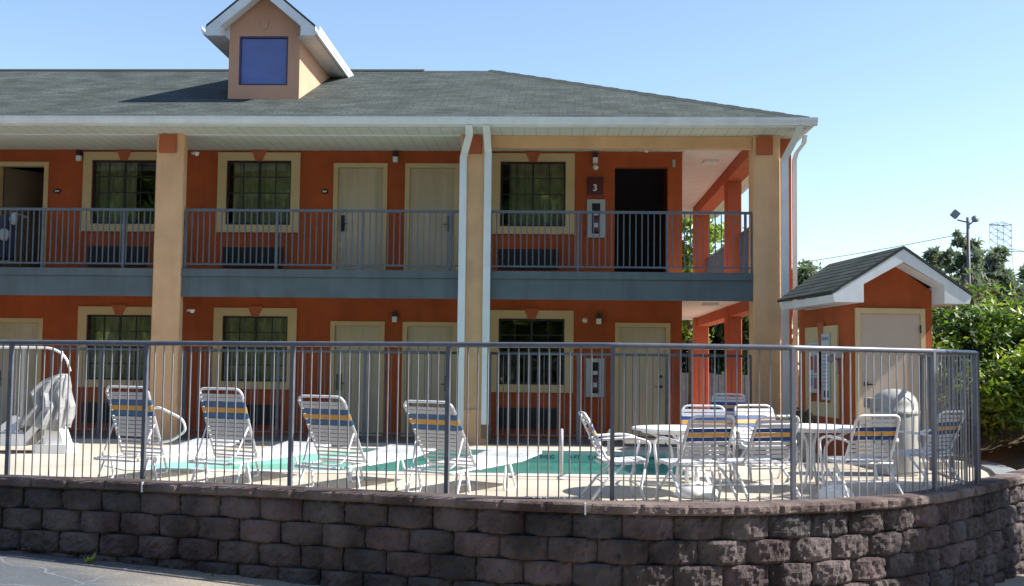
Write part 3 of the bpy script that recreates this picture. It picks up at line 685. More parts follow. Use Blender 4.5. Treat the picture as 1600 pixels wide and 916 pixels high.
# ------------------------------------------------------------------ mounted things on the motel
def board(x,z0,w_,h_,y,m,name,label,cat,fr=None,group=None):
    t=thing(name,(x,y,z0),0,label,cat,group); g=MB(); g.bbox(-w_/2,-.02,0,w_/2,-.002,h_,.006); g.build('board',m,t); return t
t=board(.66,4.47,.30,.26,YW-.002,MAROON,'number_sign','maroon sign with a white numeral 3 on the upper orange wall','sign')
text('numeral','3',.17,WHITEP,t,(0,-.0235,.125),(R(90),0,0),bold=.004)
g=MB(); g.box(-.15,-.022,.275,.15,-.004,.33); g.build('header_strip',mat('dark_maroon',(.07,.02,.03),.5),t)
for zb,lab in ((3.68,'white framed extinguisher cabinet under the numeral 3 sign upstairs'),(.78,'white framed extinguisher cabinet beside the end door on the ground floor')):
    t=thing('extinguisher_cabinet',(.68,YW-.002,zb),0,lab,'cabinet','extinguisher cabinets'); 
    g=MB(); 
    for a in ((-.165,0,.165,.07),(-.165,.63,.165,.70),(-.165,.07,-.075,.63),(.075,.07,.165,.63)): g.box(a[0],-.06,a[1],a[2],-.0,a[3])
    g.build('cabinet_frame',PANELG,t)
    g=MB(); g.box(-.075,-.012,.07,.075,-.001,.63); g.build('recess',DARK,t)
    g=MB(); g.lathe([(0,.1),(.045,.1),(.05,.13),(.05,.34),(.03,.38),(.015,.40),(.015,.45),(0,.45)],(0,-.055+.0,0),12); g.build('extinguisher',REDM,t)
    g=MB(); g.box(-.04,-.108,.40,.04,-.10,.47); g.box(-.035,-.109,.18,.035,-.106,.26); g.build('tag',PAPER,t)
for x,z,l in ((-4.33,4.51,'small dark oval room number plate beside the upper left cream door'),(-9.36,4.49,'small dark oval room number plate beside the open room door')):
    t=thing('room_number_plate',(x,YW-.002,z),0,l,'number plate','room number plates'); g=MB(); g.lathe([(0,0),(.06,0),(.06,.015),(0,.016)],(0,0,0),16); o=g.build('plate',BLACK,t); o.rotation_euler=(R(90),0,0); o.scale=(1.15,.8,1)
    g=MB()
    for k in range(3): g.box(-.035+k*.026,-.02,-.018,-.019+k*.026,-.0165,.018)
    g.build('digits',WHITEP,t)
# housekeeping cart upstairs
ct=thing('housekeeping_cart',(-10.05,20.25,2.93),0,'housekeeping cart with blue bag and white towels before the open upstairs door','cart')
g=MB(); g.box(-.45,-.22,.14,.30,.22,.17); g.box(-.45,-.22,.55,.1,.22,.58)
for x in (-.44,.29): 
    for y in (-.21,.21): g.tube([(x,y,.1),(x,y,.98)],.014,6)
g.tube(fillet([(.29,-.21,.98),(.42,-.21,1.0),(.42,.21,1.0),(.29,.21,.98)],.06),.014,6); g.build('cart_frame',mat('cart_grey',(.25,.25,.22),.5),ct)
g=MB(); V=[];n_=20
for j,(zz,ra) in enumerate(((.2,.12),(.3,.17),(.6,.19),(.9,.2),(.98,.21))):
    for k in range(n_): a=2*math.pi*k/n_; r_=ra*(1+.08*math.sin(5*a+j)); V.append((.16+r_*math.cos(a)*.7,r_*math.sin(a),zz))
g.add(V,[(j*n_+k,j*n_+(k+1)%n_,(j+1)*n_+(k+1)%n_,(j+1)*n_+k) for j in range(4) for k in range(n_)]+[tuple(range(n_))[::-1]],smooth=True); g.build('laundry_bag',mat('navy_bag',(.035,.04,.09),.8),ct)
g=MB()
def lump(g,c,r,seed,n=12,mi=0,sc=(1,1,1)):
    V=[];F=[]; m_=n//2
    for j in range(m_+1):
        th=math.pi*j/m_
        for k in range(n):
            ph=2*math.pi*k/n; d=Vector((math.sin(th)*math.cos(ph),math.sin(th)*math.sin(ph),math.cos(th))); rr=r*(1+.28*noise.noise(d*1.9+Vector((seed,seed,0))))
            V.append((c[0]+d.x*rr*sc[0],c[1]+d.y*rr*sc[1],c[2]+d.z*rr*sc[2]))
    for j in range(m_):
        for k in range(n): F.append((j*n+k,(j+1)*n+k,(j+1)*n+(k+1)%n,j*n+(k+1)%n))
    g.add(V,F,mi,smooth=True)
lump(g,(.35,-.22,.92),.09,3,sc=(.8,.8,1.3)); lump(g,(.2,-.26,.62),.11,5,sc=(.9,.5,1)); lump(g,(-.1,0,.68),.14,7,sc=(1.3,1,.5)); lump(g,(-.3,0,1.0),.16,9,sc=(1,1,.6)); g.build('towels',mat('white_towel',(.38,.41,.46),.9,.05,9,.3,30),ct)

# ------------------------------------------------------------------ fences
BARM=mat('sunlit_tone_bar_grey',(.20,.20,.215),.35,.12,7)  # lighter copy of the fence grey, makes bars look sunlit by colour
def fence(pts,zt,zb,name,label,m,sp=.112,post_r=.022,bar_r=.0062,rail_r=.03,flat=False,turn=None,base=None,group=None,extra=None):
    t=thing(name,(*pts[0],0),0,label,'fence',group); o=Vector((*pts[0],0)); P=[Vector((*p,0))-o for p in pts]
    g=MB(); path=[p+Vector((0,0,zt-rail_r)) for p in P]
    if turn: path=path+[path[-1]+Vector((0,0,-.001))]
    g.tube(fillet(path,.07,4),rail_r,10); g.build('top_rail',m,t)
    def sq(g,p,d,h,z0,z1):
        n2=Vector((-d.y,d.x,0)); q=[p-d*h-n2*h,p+d*h-n2*h,p+d*h+n2*h,p-d*h+n2*h]; g.prism([(k.x,k.y,z0) for k in q],(0,0,z1-z0))
    for i,p in enumerate(P):
        g=MB(); d=(P[min(i+1,len(P)-1)]-P[max(i-1,0)]).normalized(); sq(g,p,d,post_r,(base if base is not None else zb),zt-rail_r*1.3); g.build('post',m,t)
    for a,b in zip(P,P[1:]):
        L=(b-a).length; d=(b-a)/L; n_=max(2,round(L/sp)); g=MB()
        for k in range(1,n_):
            c=a+d*(L*k/n_); c=c+Vector((random.uniform(-.002,.002),0,0)); sq(g,c,d,bar_r,zb+.02,zt-rail_r)
        q0=a+d*.02; q1=b-d*.02; g.tube([(q0.x,q0.y,zb+.02),(q1.x,q1.y,zb+.02)],.014,6)
        g.build('bar_panel',BARM if m is FRONTM else m,t)
    return t
fp=[(-11.8,14.02),(-10.0,13.78),(-8.2,13.53),(-6.38,13.25),(-4.67,12.94),(-2.89,12.50),(-1.14,12.02),(.55,11.55),(2.38,11.80),(4.13,12.87),(4.92,13.82)]
fence(fp,1.555,-.16,'front_fence','long grey steel picket fence along the top of the retaining wall',FRONTM)
fence([(4.97,13.90),(5.02,15.0),(5.12,16.1),(5.25,16.9)],1.555,-.06,'side_fence','grey picket fence returning from the front corner to the pump shed',FRONTM)
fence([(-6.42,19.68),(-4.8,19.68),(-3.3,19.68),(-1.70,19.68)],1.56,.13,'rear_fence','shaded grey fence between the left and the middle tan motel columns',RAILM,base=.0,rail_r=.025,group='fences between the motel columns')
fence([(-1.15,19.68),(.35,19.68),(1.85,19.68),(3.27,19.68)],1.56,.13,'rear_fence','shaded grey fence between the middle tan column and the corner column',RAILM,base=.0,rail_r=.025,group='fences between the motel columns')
fence([(-8.82,18.75),(-10.2,18.75),(-11.6,18.75),(-13.0,18.75)],1.565,.13,'rear_fence','sunlit grey fence behind the covered pool lift',mat('sunlit_tone_fence_grey',(.42,.42,.40),.4),base=dz(18.8),rail_r=.025,group='fences beside the left motel column')  # paler than the railing grey: sunlight put into the paint colour
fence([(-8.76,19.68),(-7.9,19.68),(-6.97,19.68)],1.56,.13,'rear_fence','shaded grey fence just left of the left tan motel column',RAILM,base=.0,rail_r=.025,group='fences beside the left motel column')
# far wooden fence seen through the side walkway
wf=thing('wooden_fence',(2.5,33,-.1),0,'weathered pale board fence seen beneath the side walkway','fence'); g=MB(); 
for k in range(46): g.box(k*.15-1.0,0,0,k*.15-.86,.02,1.28+.03*math.sin(k*5))
g.box(-1,.022,.3,5.9,.06,.38); g.box(-1,.022,1.0,5.9,.06,1.08); g.build('boards',mat('weathered_wood',(.36,.34,.34),.9,.2,4),wf)

# ------------------------------------------------------------------ pump shed
sh=thing('pump_shed',(4.31,17.0,-.03),R(7.5),'small orange pump shed with gabled shingle roof and cream door','shed')
W=1.19; D_=2.35; H=2.42; APX=.62
g=MB(); # walls (local: x right, y back); front gable pentagon
pk=2.98
g.add([(0,0,0),(W,0,0),(W,0,H+.1),(W/2,0,pk-.07),(0,0,H+.1)],[(0,1,2,3,4)])
g.add([(0,0,0),(0,D_,0),(0,D_,H+.1),(0,0,H+.1)],[(3,2,1,0)]); g.add([(W,0,0),(W,D_,0),(W,D_,H+.1),(W,0,H+.1)],[(0,1,2,3)]); g.add([(0,D_,0),(W,D_,0),(W,D_,H+.1),(0,D_,H+.1)],[(3,2,1,0)])
g.build('shed_wall',ORANGE,sh)
g=MB(); g.box(-.05,-.9,-.08,W+.05,-.004,.09); g.build('doorstep',CONC,sh)
# door
g=MB(); g.box(.09,-.03,.13,1.0,-.004,2.17); sd=g.build('door',mat('pinkish_door_paint',(.50,.40,.32),.55,.04,2),sh)
g=MB(); g.box(.02,-.05,.095,.088,-.004,2.25); g.box(1.002,-.05,.095,1.07,-.004,2.25); g.box(.09,-.05,2.172,1.0,-.004,2.25); g.build('frame',CREAM,sd)
g=MB(); g.tube([(.17,-.031,1.14),(.17,-.09,1.14)],.012,8); g.tube([(.12,-.09,1.14),(.28,-.09,1.135)],.011,8); g.tube([(.17,-.032,1.14),(.17,-.045,1.14)],.035,12); g.build('handle',BLACK,sd)
g=MB()
for z in (1.95,1.1,.35): g.box(.985,-.058,z-.06,1.005,-.051,z+.06)
g.build('hinge',BLACK,sd)
# roof
ov=.47; oy=.42; zE=2.42; rise=.66; ridge_z=zE+rise; RB=D_+.05
for s_ in (-1,1):
    g=MB(); cx=W/2; A=Vector((cx,-oy,ridge_z+.05)); B=Vector((cx+s_*(W/2+ov-(.05 if s_>0 else 0)),-oy,zE+.05)); Lr=2.95; Le=2.45
    A2=A+Vector((0,Lr,0)); B2=B+Vector((0,Le,0)); u=(B-A).length
    nr=9
    for k in range(nr):   # stepped shingle courses
        a=A.lerp(B,k/nr); b=A.lerp(B,(k+1)/nr); a2=A2.lerp(B2,k/nr); b2=A2.lerp(B2,(k+1)/nr); lift=Vector((0,0,.004))
        F=(0,1,2,3) if s_<0 else (3,2,1,0); u0_=u*(1-k/nr); u1_=u*(1-(k+1)/nr)
        uv=[(0,u0_),(0,u1_),(Le,u1_),(Lr,u0_)]; uv=uv if s_<0 else uv[::-1]
        g.add([a,b+lift,b2+lift,a2],[F],uvs=[uv]); g.add([b,b2,b2+lift,b+lift],[(0,1,2,3)]); g.add([a,b,b+lift],[(0,1,2)])
    th=Vector((0,0,-.04)); g.add([A+th,B+th,B2+th,A2+th],[(3,2,1,0) if s_<0 else (0,1,2,3)]); g.add([A,B,B+th,A+th],[(0,1,2,3)]); g.add([B,B2,B2+th,B+th],[(0,1,2,3)]); g.add([A2,B2,B2+th,A2+th],[(0,1,2,3)])
    sr_=g.build('shed_roof',SHING,sh)
    # gable fascia with boxed eave return
    g=MB(); y=-oy+.012
    a=Vector((cx,y,ridge_z+.005)); b=Vector((cx+s_*(W/2+ov-.01-(.05 if s_>0 else 0)),y,zE+.005)); b1=Vector((cx+s_*(W/2+ov-.04-(.05 if s_>0 else 0)),y,zE-.11)); c=Vector((cx+s_*(W/2+.004),y,zE-.11)); c1=Vector((cx+s_*(W/2+.004),y,zE+.15)); a1=Vector((cx,y,ridge_z-.18))
    poly=[a,b,b1,c,c1,a1]; poly=poly if s_>0 else poly[::-1]
    g.prism(poly,(0,.04,0)); g.build('gable_fascia',WHITE,sh)
    g=MB(); x0_=cx+s_*(W/2+.002); x1_=cx+s_*(W/2+ov-.06-(.05 if s_>0 else 0))
    g.add([(x0_,y+.04,zE-.10),(x1_,y+.04,zE-.10),(x1_,Le-oy-.02,zE-.10),(x0_,Le-oy-.02,zE-.10)],[(0,1,2,3)]); g.add([(x1_,y+.04,zE-.11),(x1_,Le-oy-.02,zE-.11),(x1_+s_*.03,Le-oy-.02,zE+.0),(x1_+s_*.03,y+.04,zE+.0)],[(0,1,2,3)])
    g.add([(cx,y+.04,ridge_z-.19),(c1.x,y+.04,zE+.15),(c1.x,-.003,zE+.15),(cx,-.003,ridge_z-.19)],[(0,1,2,3)])
    g.add([c+Vector((0,.04,0)),c1+Vector((0,.04,0)),Vector((c1.x,Le-oy-.02,c1.z)),Vector((c.x,Le-oy-.02,c.z))],[(0,1,2,3)])
    g.build('shed_soffit',WHITE,sh)
# painted trim on the side wall around a blank panel
g=MB(); X=-.006
def sp(y0,z0,y1,z1,xa=X-.03,xb=X,g=g): g.box(xa,y0,z0,xb,y1,z1)
ys0,ys1,zs0,zs1=.55,1.95,.62,2.02
sp(ys0,zs0,ys0+.28,zs1); sp(ys1-.22,zs0,ys1,zs1); sp(ys0+.28,zs0,ys1-.22,zs0+.22)
g.prism([(X-.03,ys0+.28,zs1-.28),(X-.03,1.18,zs1-.28),(X-.03,1.12,zs1),(X-.03,ys0+.28,zs1)],(.03,0,0)); g.prism([(X-.03,1.30,zs1-.28),(X-.03,ys1-.22,zs1-.28),(X-.03,ys1-.22,zs1),(X-.03,1.36,zs1)],(.03,0,0))
g.build('side_trim',CREAM,sh)
g=MB(); g.prism([(X-.04,1.18,zs1-.29),(X-.04,1.30,zs1-.29),(X-.04,1.37,zs1+.06),(X-.04,1.11,zs1+.06)],(.04,0,0)); g.build('keystone',TERRA,sh)
def shed_board(ly,lz,w_,h_,label,inks,name='notice_board'):
    t=thing(name,(0,0,0),0,label,'notice'); t.matrix_world=sh_m@Matrix.Translation((-.045,ly,lz))
    g=MB(); g.box(-.015,-w_/2,0,0,w_/2,h_); g.build('board',PAPER,t)
    for mi,(a,b,c,d,mm) in enumerate(inks):
        g=MB(); g.box(-.018,-w_/2+a*w_,b*h_,-.0155,-w_/2+c*w_,d*h_); g.build('printed_block',mm,t)
    return t
sh_m=Matrix.Translation((4.31,17.0,-.03))@Matrix.Rotation(R(7.5),4,'Z')
shed_board(1.50,.98,.42,.80,'white notice with red and blue blocks on the left of the shed side wall',[(.08,.82,.92,.95,PAPERB),(.55,.45,.9,.72,PAPERR),(.12,.4,.4,.74,PAPERR),(.1,.08,.45,.3,PAPERR),(.6,.12,.88,.3,PAPERB)]+[(.12,.33+.0*k,.88,.35,PAPERB) for k in range(1)])
shed_board(.98,.88,.34,1.02,'tall white notice with fine blue lines on the shed side wall nearer its door',[(.1,.9,.9,.95,PAPERB)]+[(.12,.20+.055*k,.88-.06*(k%3),.215+.055*k,PAPERB) for k in range(12)]+[(.12,.04,.3,.14,BLACK),(.45,.04,.7,.14,BLACK)])
t=thing('wall_light_box',(0,0,0),0,'grey twin flood lamp box on the shed corner above the notices','lamp'); t.matrix_world=sh_m@Matrix.Translation((-.01,.42,1.52))
g=MB(); g.box(-.12,-.08,0,-.0,.08,.16); g.build('box',PANELG,t); g=MB(); g.tube([(-.12,0,.02),(-.2,-.02,-.03)],.05,10); g.tube([(-.06,0,-.0),(-.06,0,-.24)],.02,8); g.build('lamp_head',GALV,t)

# ------------------------------------------------------------------ pool furniture
def chair_proto():
    t=thing('strap_armchair',(0,0,0))
    r_=.0135
    back=fillet([(-.25,-.02,.395),(-.25,-.16,.42),(-.235,-.37,.87),(.235,-.37,.87),(.25,-.16,.42),(.25,-.02,.395)],.08,5)
    g=MB(); g.tube(back,r_,8); g.build('back_frame',TUBE,t)
    g=MB(); g.tube(fillet([(-.25,-.018,.395),(-.25,.24,.41),(.25,.24,.41),(.25,-.018,.395)],.06,5),r_,8); g.tube([(-.25,-.20,.385),(.25,-.20,.385)],.011,8); g.build('seat_frame',TUBE,t)
    for s_ in (-1,1):
        g=MB(); g.tube(fillet([(s_*.30,.20,.34),(s_*.30,.26,.60),(s_*.30,.10,.645),(s_*.30,-.22,.625),(s_*.262,-.26,.60)],.07,4),r_,8); g.build('armrest',TUBE,t)
        g=MB(); g.tube([(s_*.30,.20,.34),(s_*.305,.16,.17),(s_*.31,.20,.0)],r_,8); g.tube([(s_*.30,.205,.345),(s_*.252,.20,.40)],.009,6,); g.build('leg',TUBE,t)
        g=MB(); g.tube([(s_*.268,.02,.395),(s_*.29,-.19,.20),(s_*.31,-.34,.0)],r_,8); g.build('leg',TUBE,t)
    g=MB(); g.tube([(-.288,-.19,.20),(.288,-.19,.20)],.009,6); g.tube([(-.304,.16,.17),(.304,.16,.17)],.009,6); g.build('stretcher',TUBE,t)
    g=MB(); p0=Vector((0,-.165,.44)); p1=Vector((0,-.355,.845)); cols=[0,0,0,0,1,2,1,0,0]
    d=(p1-p0).normalized(); nrm=Vector((0,d.z,-d.y))
    L=(p1-p0).length
    for k,c in enumerate(cols):
        s0=p0+d*(L*(k+(.02 if c else .10))/9.3); s1=p0+d*(L*(k+(.97 if c else .86))/9.3); w_=.265-.012*k/9
        for (off) in (nrm*.016,):
            V=[]
            for x in (-w_,-w_+.012,w_-.012,w_):
                o1=off if abs(x)<w_-.005 else Vector((0,0,0))
                V+=[s0+o1+Vector((x,0,0)),s1+o1+Vector((x,0,0))]
            g.add([tuple(v) for v in V],[(0,2,3,1),(2,4,5,3),(4,6,7,5)],c)
            V2=[]
            for x in (-w_,-w_+.012,w_-.012,w_):
                o1=-off if abs(x)<w_-.005 else Vector((0,0,0))
                V2+=[s0+o1+Vector((x,0,0)),s1+o1+Vector((x,0,0))]
            g.add([tuple(v) for v in V2],[(0,2,3,1),(4,6,7,5)],c)
    g.build('backrest',[STRW,STRN,STRO],t)
    g=MB()
    for k in range(8):
        y=-.19+k*.054; z=.402+.010*(k/8)-.012*math.sin(math.pi*k/7)
        g.box(-.267,y,z+.008,.267,y+.044,z+.014)
        for s_ in(-1,1): g.box(s_*.262-.006,y,z-.018,s_*.262+.006,y+.044,z+.007)
    g.build('seat',STRW,t)
    return t
ch0=chair_proto(); used=[0]
def chair(x,y,rz,label,group='strap chairs around the patio tables'):
    c=ch0 if not used[0] else copy_tree(ch0); used[0]=1
    c.location=(x,y,dz(y)); c.rotation_euler=(0,0,R(rz)); c.scale=(1.08,1.08,1.06); tag(c,label,'chair',group); return c
# local front is +y; rz turns it (0 = faces the motel)
chair(.66,12.3,-84,'white strap armchair seen side on, leftmost at the patio tables')
chair(1.43,12.15,22,'white armchair with blue and orange straps back to the fence, before the left table')
chair(1.77,13.95,176,'white armchair facing the camera behind the left patio table')
chair(2.58,14.3,198,'white armchair facing the camera between the two patio tables')
chair(2.10,12.3,26,'white armchair seen from behind beside the fence post between the tables')
chair(3.27,12.7,17,'white armchair with navy and orange straps before the right patio table')
chair(4.28,13.75,40,'shaded white armchair in the fence corner, tilted toward the bin')
chair(2.62,18.3,160,'bluish shaded armchair standing alone against the corner motel column')

def lounger(x,y,rz,tilt,label,first=[None]):
    t=thing('sun_lounger',(x,y,dz(y)),R(rz),label,'sun lounger','sun loungers in a row along the fence')
    r_=.015; Wd=.325; zr=.30; hy=.48; Lb=.86
    g=MB(); g.tube(fillet([(-Wd,hy+.9,zr+.03),(-Wd,.0,zr-.03),(Wd,.0,zr-.03),(Wd,hy+.9,zr+.03)],.08,5),r_,8)
    g.tube(fillet([(-Wd,hy+.9,zr+.03),(-Wd,1.80,zr+.08),(Wd,1.80,zr+.08),(Wd,hy+.9,zr+.03)],.09,5),r_,8); g.build('seat_frame',TUBE,t)
    for (yy,s_,k) in ((.22,-1,-.16),(.22,1,-.16),(1.15,-1,.16),(1.15,1,.16)):
        g=MB(); x_=s_*(Wd+.0); g.tube(fillet([(x_,yy,zr-.01),(x_+s_*.01,yy+k*.7,.012),(x_+s_*.01,yy-k*.9,.012),(x_,yy-k*.5,zr-.01)],.06,5),r_*.95,8); g.build('leg',TUBE,t)
    a=R(tilt); d=Vector((0,-math.cos(a),math.sin(a))); h=Vector((0,hy,zr)); top=h+d*Lb; w0=Wd-.005
    g=MB(); g.tube(fillet([h+Vector((-w0,0,0)),top+Vector((-w0,0,0)),top+Vector((w0,0,0)),h+Vector((w0,0,0))],.09,6),r_,8); g.tube([h+Vector((-w0,0,0)),h+Vector((w0,0,0))],.011,6)
    m_=h+d*.42
    g.tube(fillet([m_+Vector((w0,0,0)),(w0-.03,.16,zr+.06),(w0-.06,.08,zr+.0),(-w0+.06,.08,zr+.0),(-w0+.03,.16,zr+.06),m_+Vector((-w0,0,0))],.07,4),.010,6)
    g.build('back_frame',TUBE,t)
    # backrest straps
    g=MB(); nrm=Vector((0,-d.z,d.y)); SL=[(.03+k*.0525,.045 if k>3 else .024,0) for k in range(9)]+[(.504,.064,1),(.573,.064,2),(.642,.064,1),(.712,.045,0),(.763,.04,0)]
    for st,wd_,ci in SL:
        s0=h+d*st; s1=s0+d*wd_; w_=w0+.02
        for q_,off in ((1,nrm*.017),(-1,-nrm*.017)):
            V=[]
            for x_ in (-w_,-w_+.012,w_-.012,w_):
                o1=off if abs(x_)<w_-.005 else Vector((0,0,0)); V+=[s0+o1+Vector((x_,0,0)),s1+o1+Vector((x_,0,0))]
            if q_>0: g.add(V,[(0,2,3,1),(2,4,5,3),(4,6,7,5)],ci)
            else: g.add(V,[(0,2,3,1),(4,6,7,5)],ci)
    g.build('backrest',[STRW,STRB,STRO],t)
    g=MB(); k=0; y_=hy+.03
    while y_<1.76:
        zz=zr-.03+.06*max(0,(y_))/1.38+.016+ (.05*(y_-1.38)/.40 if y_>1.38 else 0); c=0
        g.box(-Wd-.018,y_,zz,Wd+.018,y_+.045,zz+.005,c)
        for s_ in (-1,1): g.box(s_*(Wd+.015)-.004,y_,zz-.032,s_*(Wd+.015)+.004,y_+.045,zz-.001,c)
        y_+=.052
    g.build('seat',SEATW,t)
    return t
lounger(-5.10,13.14,-24,69,'sun lounger with upright back, leftmost of the row of four')
lounger(-3.94,12.92,-27,69,'sun lounger with upright back, second of the four from the left')
lounger(-2.64,12.6,-29,60,'sun lounger with reclined back, third of the four from the left')
lounger(-1.40,12.34,-31,56,'sun lounger with most reclined back, rightmost of the row nearest the patio chairs')

def table(x,y,r,label,zt=.72):
    t=thing('patio_table',(x,y,dz(y)),R(20),label,'table','round white patio tables')
    g=MB(); g.lathe([(0,zt-.022),(r-.03,zt-.022),(r-.005,zt-.018),(r,zt-.008),(r,zt+.002),(r-.012,zt+.008),(0,zt+.006)],(0,0,0),40); g.build('tabletop',WHITEP,t)
    g=MB(); g.tube([(r*.8*math.cos(a*math.pi/16),r*.8*math.sin(a*math.pi/16),zt-.04) for a in range(32)],.014,6,closed=True); g.build('apron_ring',TUBE,t)
    for k in range(4):
        a=math.pi/4+k*math.pi/2; c,s_=math.cos(a),math.sin(a)
        g=MB(); g.tube(fillet([(r*.78*c,r*.78*s_,zt-.04),(r*.30*c,r*.30*s_,zt-.18),(r*.26*c,r*.26*s_,.3),(r*.55*c,r*.55*s_,.0)],.1,5),.016,8); g.build('leg',TUBE,t)
    g=MB(); g.tube([(0,0,.1),(0,0,zt-.02)],.022,10); g.build('umbrella_sleeve',TUBE,t)
    return t
table(1.46,13.1,.62,'round white patio table at the left, beside the side-on armchair')
table(2.98,13.75,.58,'round white patio table at the right, in front of the shed')
def ubase(x,y,label,r=.24):
    t=thing('umbrella_base',(x,y,dz(y)),0,label,'umbrella base','white umbrella bases')
    g=MB(); g.lathe([(0,0),(r,0),(r,.03),(r*.93,.07),(r*.7,.12),(r*.35,.155),(.05,.165),(0,.166)],(0,0,0),24); g.build('weight',WHITEP,t)
    g=MB(); g.tube([(0,0,.16),(0,0,.34)],.025,10); g.build('stem',TUBE,t); return t
ubase(1.53,12.75,'white umbrella base on the deck under the left patio table')
ubase(3.02,12.72,'white umbrella base on the deck near the right patio table',.2)

# trash bin with hooded dome lid
tb=thing('trash_bin',(4.45,15.45,dz(15.45)),R(-20),'large beige dome topped trash bin beside the pump shed','trash bin')
g=MB(); r_=.30; g.lathe([(0,0),(r_*.92,0),(r_*.95,.03),(r_,.80),(r_*.98,.82)],(0,0,0),32); g.build('body',BIN,tb)
g=MB(); g.lathe([(r_*1.05,.80),(r_*1.06,.84),(r_*1.0,.85),(r_*.98,.93),(r_*.88,1.01),(r_*.66,1.08),(r_*.35,1.115),(0,1.125)],(0,0,0),32); ld=g.build('lid',BIN,tb)
g=MB(); g.prism([(-.16,-.36,.86),(.16,-.36,.86),(.16,-.1,.86),(-.16,-.1,.86)],(0,0,.14)); o=g.build('lid_hood',BIN,ld); o.rotation_euler=(0,0,R(-70))
g=MB(); g.box(-.13,-.372,.875,.13,-.362,.985); o=g.build('flap',GALV,ld); o.rotation_euler=(0,0,R(-70))

# pool ladder, hand rail
def rail_thing(name,paths,loc,label,cat,r_=.021,part='rail'):
    t=thing(name,loc,0,label,cat)
    for p in paths: g=MB(); g.tube(fillet(p,.11,6),r_,10); g.build(part,TUBE,t)
    return t
LX=(.07,.66)
GREYT=mat('dull_aluminium_tube',(.42,.42,.42),.4,.1,9)
ld=thing('pool_ladder',(.36,14.55,dz(14.5)),0,'white tubular pool ladder at the near pool edge','pool ladder')
for x in (-.30,.30):
    g=MB(); g.tube(fillet([(x,-.30,.0),(x,-.30,.50),(x,-.12,.60),(x,.30,.54),(x,.36,-.0),(x,.36,-1.0)],.12,6),.019,10); g.build('rail',GREYT,ld)
    g=MB(); g.lathe([(.021,.0),(.05,.004),(.045,.02),(.022,.03)],(x,-.30,.0),14); g.build('foot_plate',TUBE,ld)
for z in (-.35,-.62): g=MB(); g.box(-.28,.33,z,.28,.42,z+.03); g.build('step',WHITEP,ld)
hr=thing('pool_handrail',(-5.42,16.2,dz(16.2)),0,'curved white handrail at the far left end of the pool','handrail')
g=MB(); g.tube(fillet([(-.45,.3,0),(-.45,.3,.68),(-.30,.2,.72),(.12,.0,.56),(.18,0,.40),(-.05,.1,.25),(-.40,.3,.18)],.1,5),.018,8); g.build('rail',TUBE,hr)

# pool lift under a grey cover
pl=thing('pool_lift',(-7.55,16.9,dz(16.9)),R(0),'white pool lift with its seat wrapped in a draped grey cover','pool lift')
g=MB(); n_=64; prof=[(.36,-.44,.33,.26),(.42,-.42,.36,.30),(.50,-.36,.37,.30),(.60,-.24,.37,.27),(.68,-.17,.38,.25),(.78,-.20,.36,.24),(.88,-.27,.34,.23),(.97,-.20,.34,.20),(1.05,-.10,.33,.17),(1.11,.04,.33,.13),(1.15,.14,.31,.08),(1.165,.20,.27,.02)]
V=[]
for j,(z,xl,xr_,dp) in enumerate(prof):
    for k in range(n_):
        a=2*math.pi*k/n_; ca,sa=math.cos(a),math.sin(a); sg=lambda v:math.copysign(abs(v)**.8,v)
        fold=(.030*math.sin(a*9+z*4)+.018*math.sin(a*17+2-z*5)+.05*noise.noise(Vector((ca*2,sa*2,z*4))))*(1-.7*j/11)
        V.append(((xl+xr_)/2+((xr_-xl)/2+fold)*sg(ca),(dp+fold*1.6)*sg(sa),z+(.035*math.sin(a*3+1) if j==0 else 0)))
g.add(V,[(j*n_+k,j*n_+(k+1)%n_,(j+1)*n_+(k+1)%n_,(j+1)*n_+k) for j in range(len(prof)-1) for k in range(n_)]); g.build('seat_cover',COVER,pl).scale=(.88,1,1)
g=MB(); g.bbox(-1.1,-.25,.10,-.25,.25,.28,.05); g.build('footrest',WHITEP,pl)
for s_ in (-1,1):
    g=MB(); g.prism([(-.75,s_*.22,.28),(-.62,s_*.22,.28),(-.30,s_*.22,.52),(-.42,s_*.22,.55)],(0,.06,0)); g.prism([(-.05,s_*.22,.48),(.05,s_*.22,.5),(-.25,s_*.22,.12),(-.40,s_*.22,.12)],(0,.06,0)); g.build('side_arm',WHITEP,pl)
g=MB(); g.bbox(-.15,-.2,.0,.42,.2,.13,.06); g.prism([(.0,-.15,.13),(.32,-.15,.13),(.22,-.15,.40),(.02,-.15,.40)],(0,.3,0)); g.build('base',WHITEP,pl)
g=MB(); g.tube(fillet([(-3.0,.35,1.56),(-.12,.35,1.55),(.10,.32,1.42),(.18,.3,1.2)],.2,7),.019,10); g.tube([(-2.9,.35,0),(-2.9,.35,1.54)],.05,10); g.build('boom_arm',TUBE,pl)
g=MB(); g.tube([(.06,.2,1.1),(.05,.3,1.50)],.010,8); g.build('hanger',TUBE,pl)

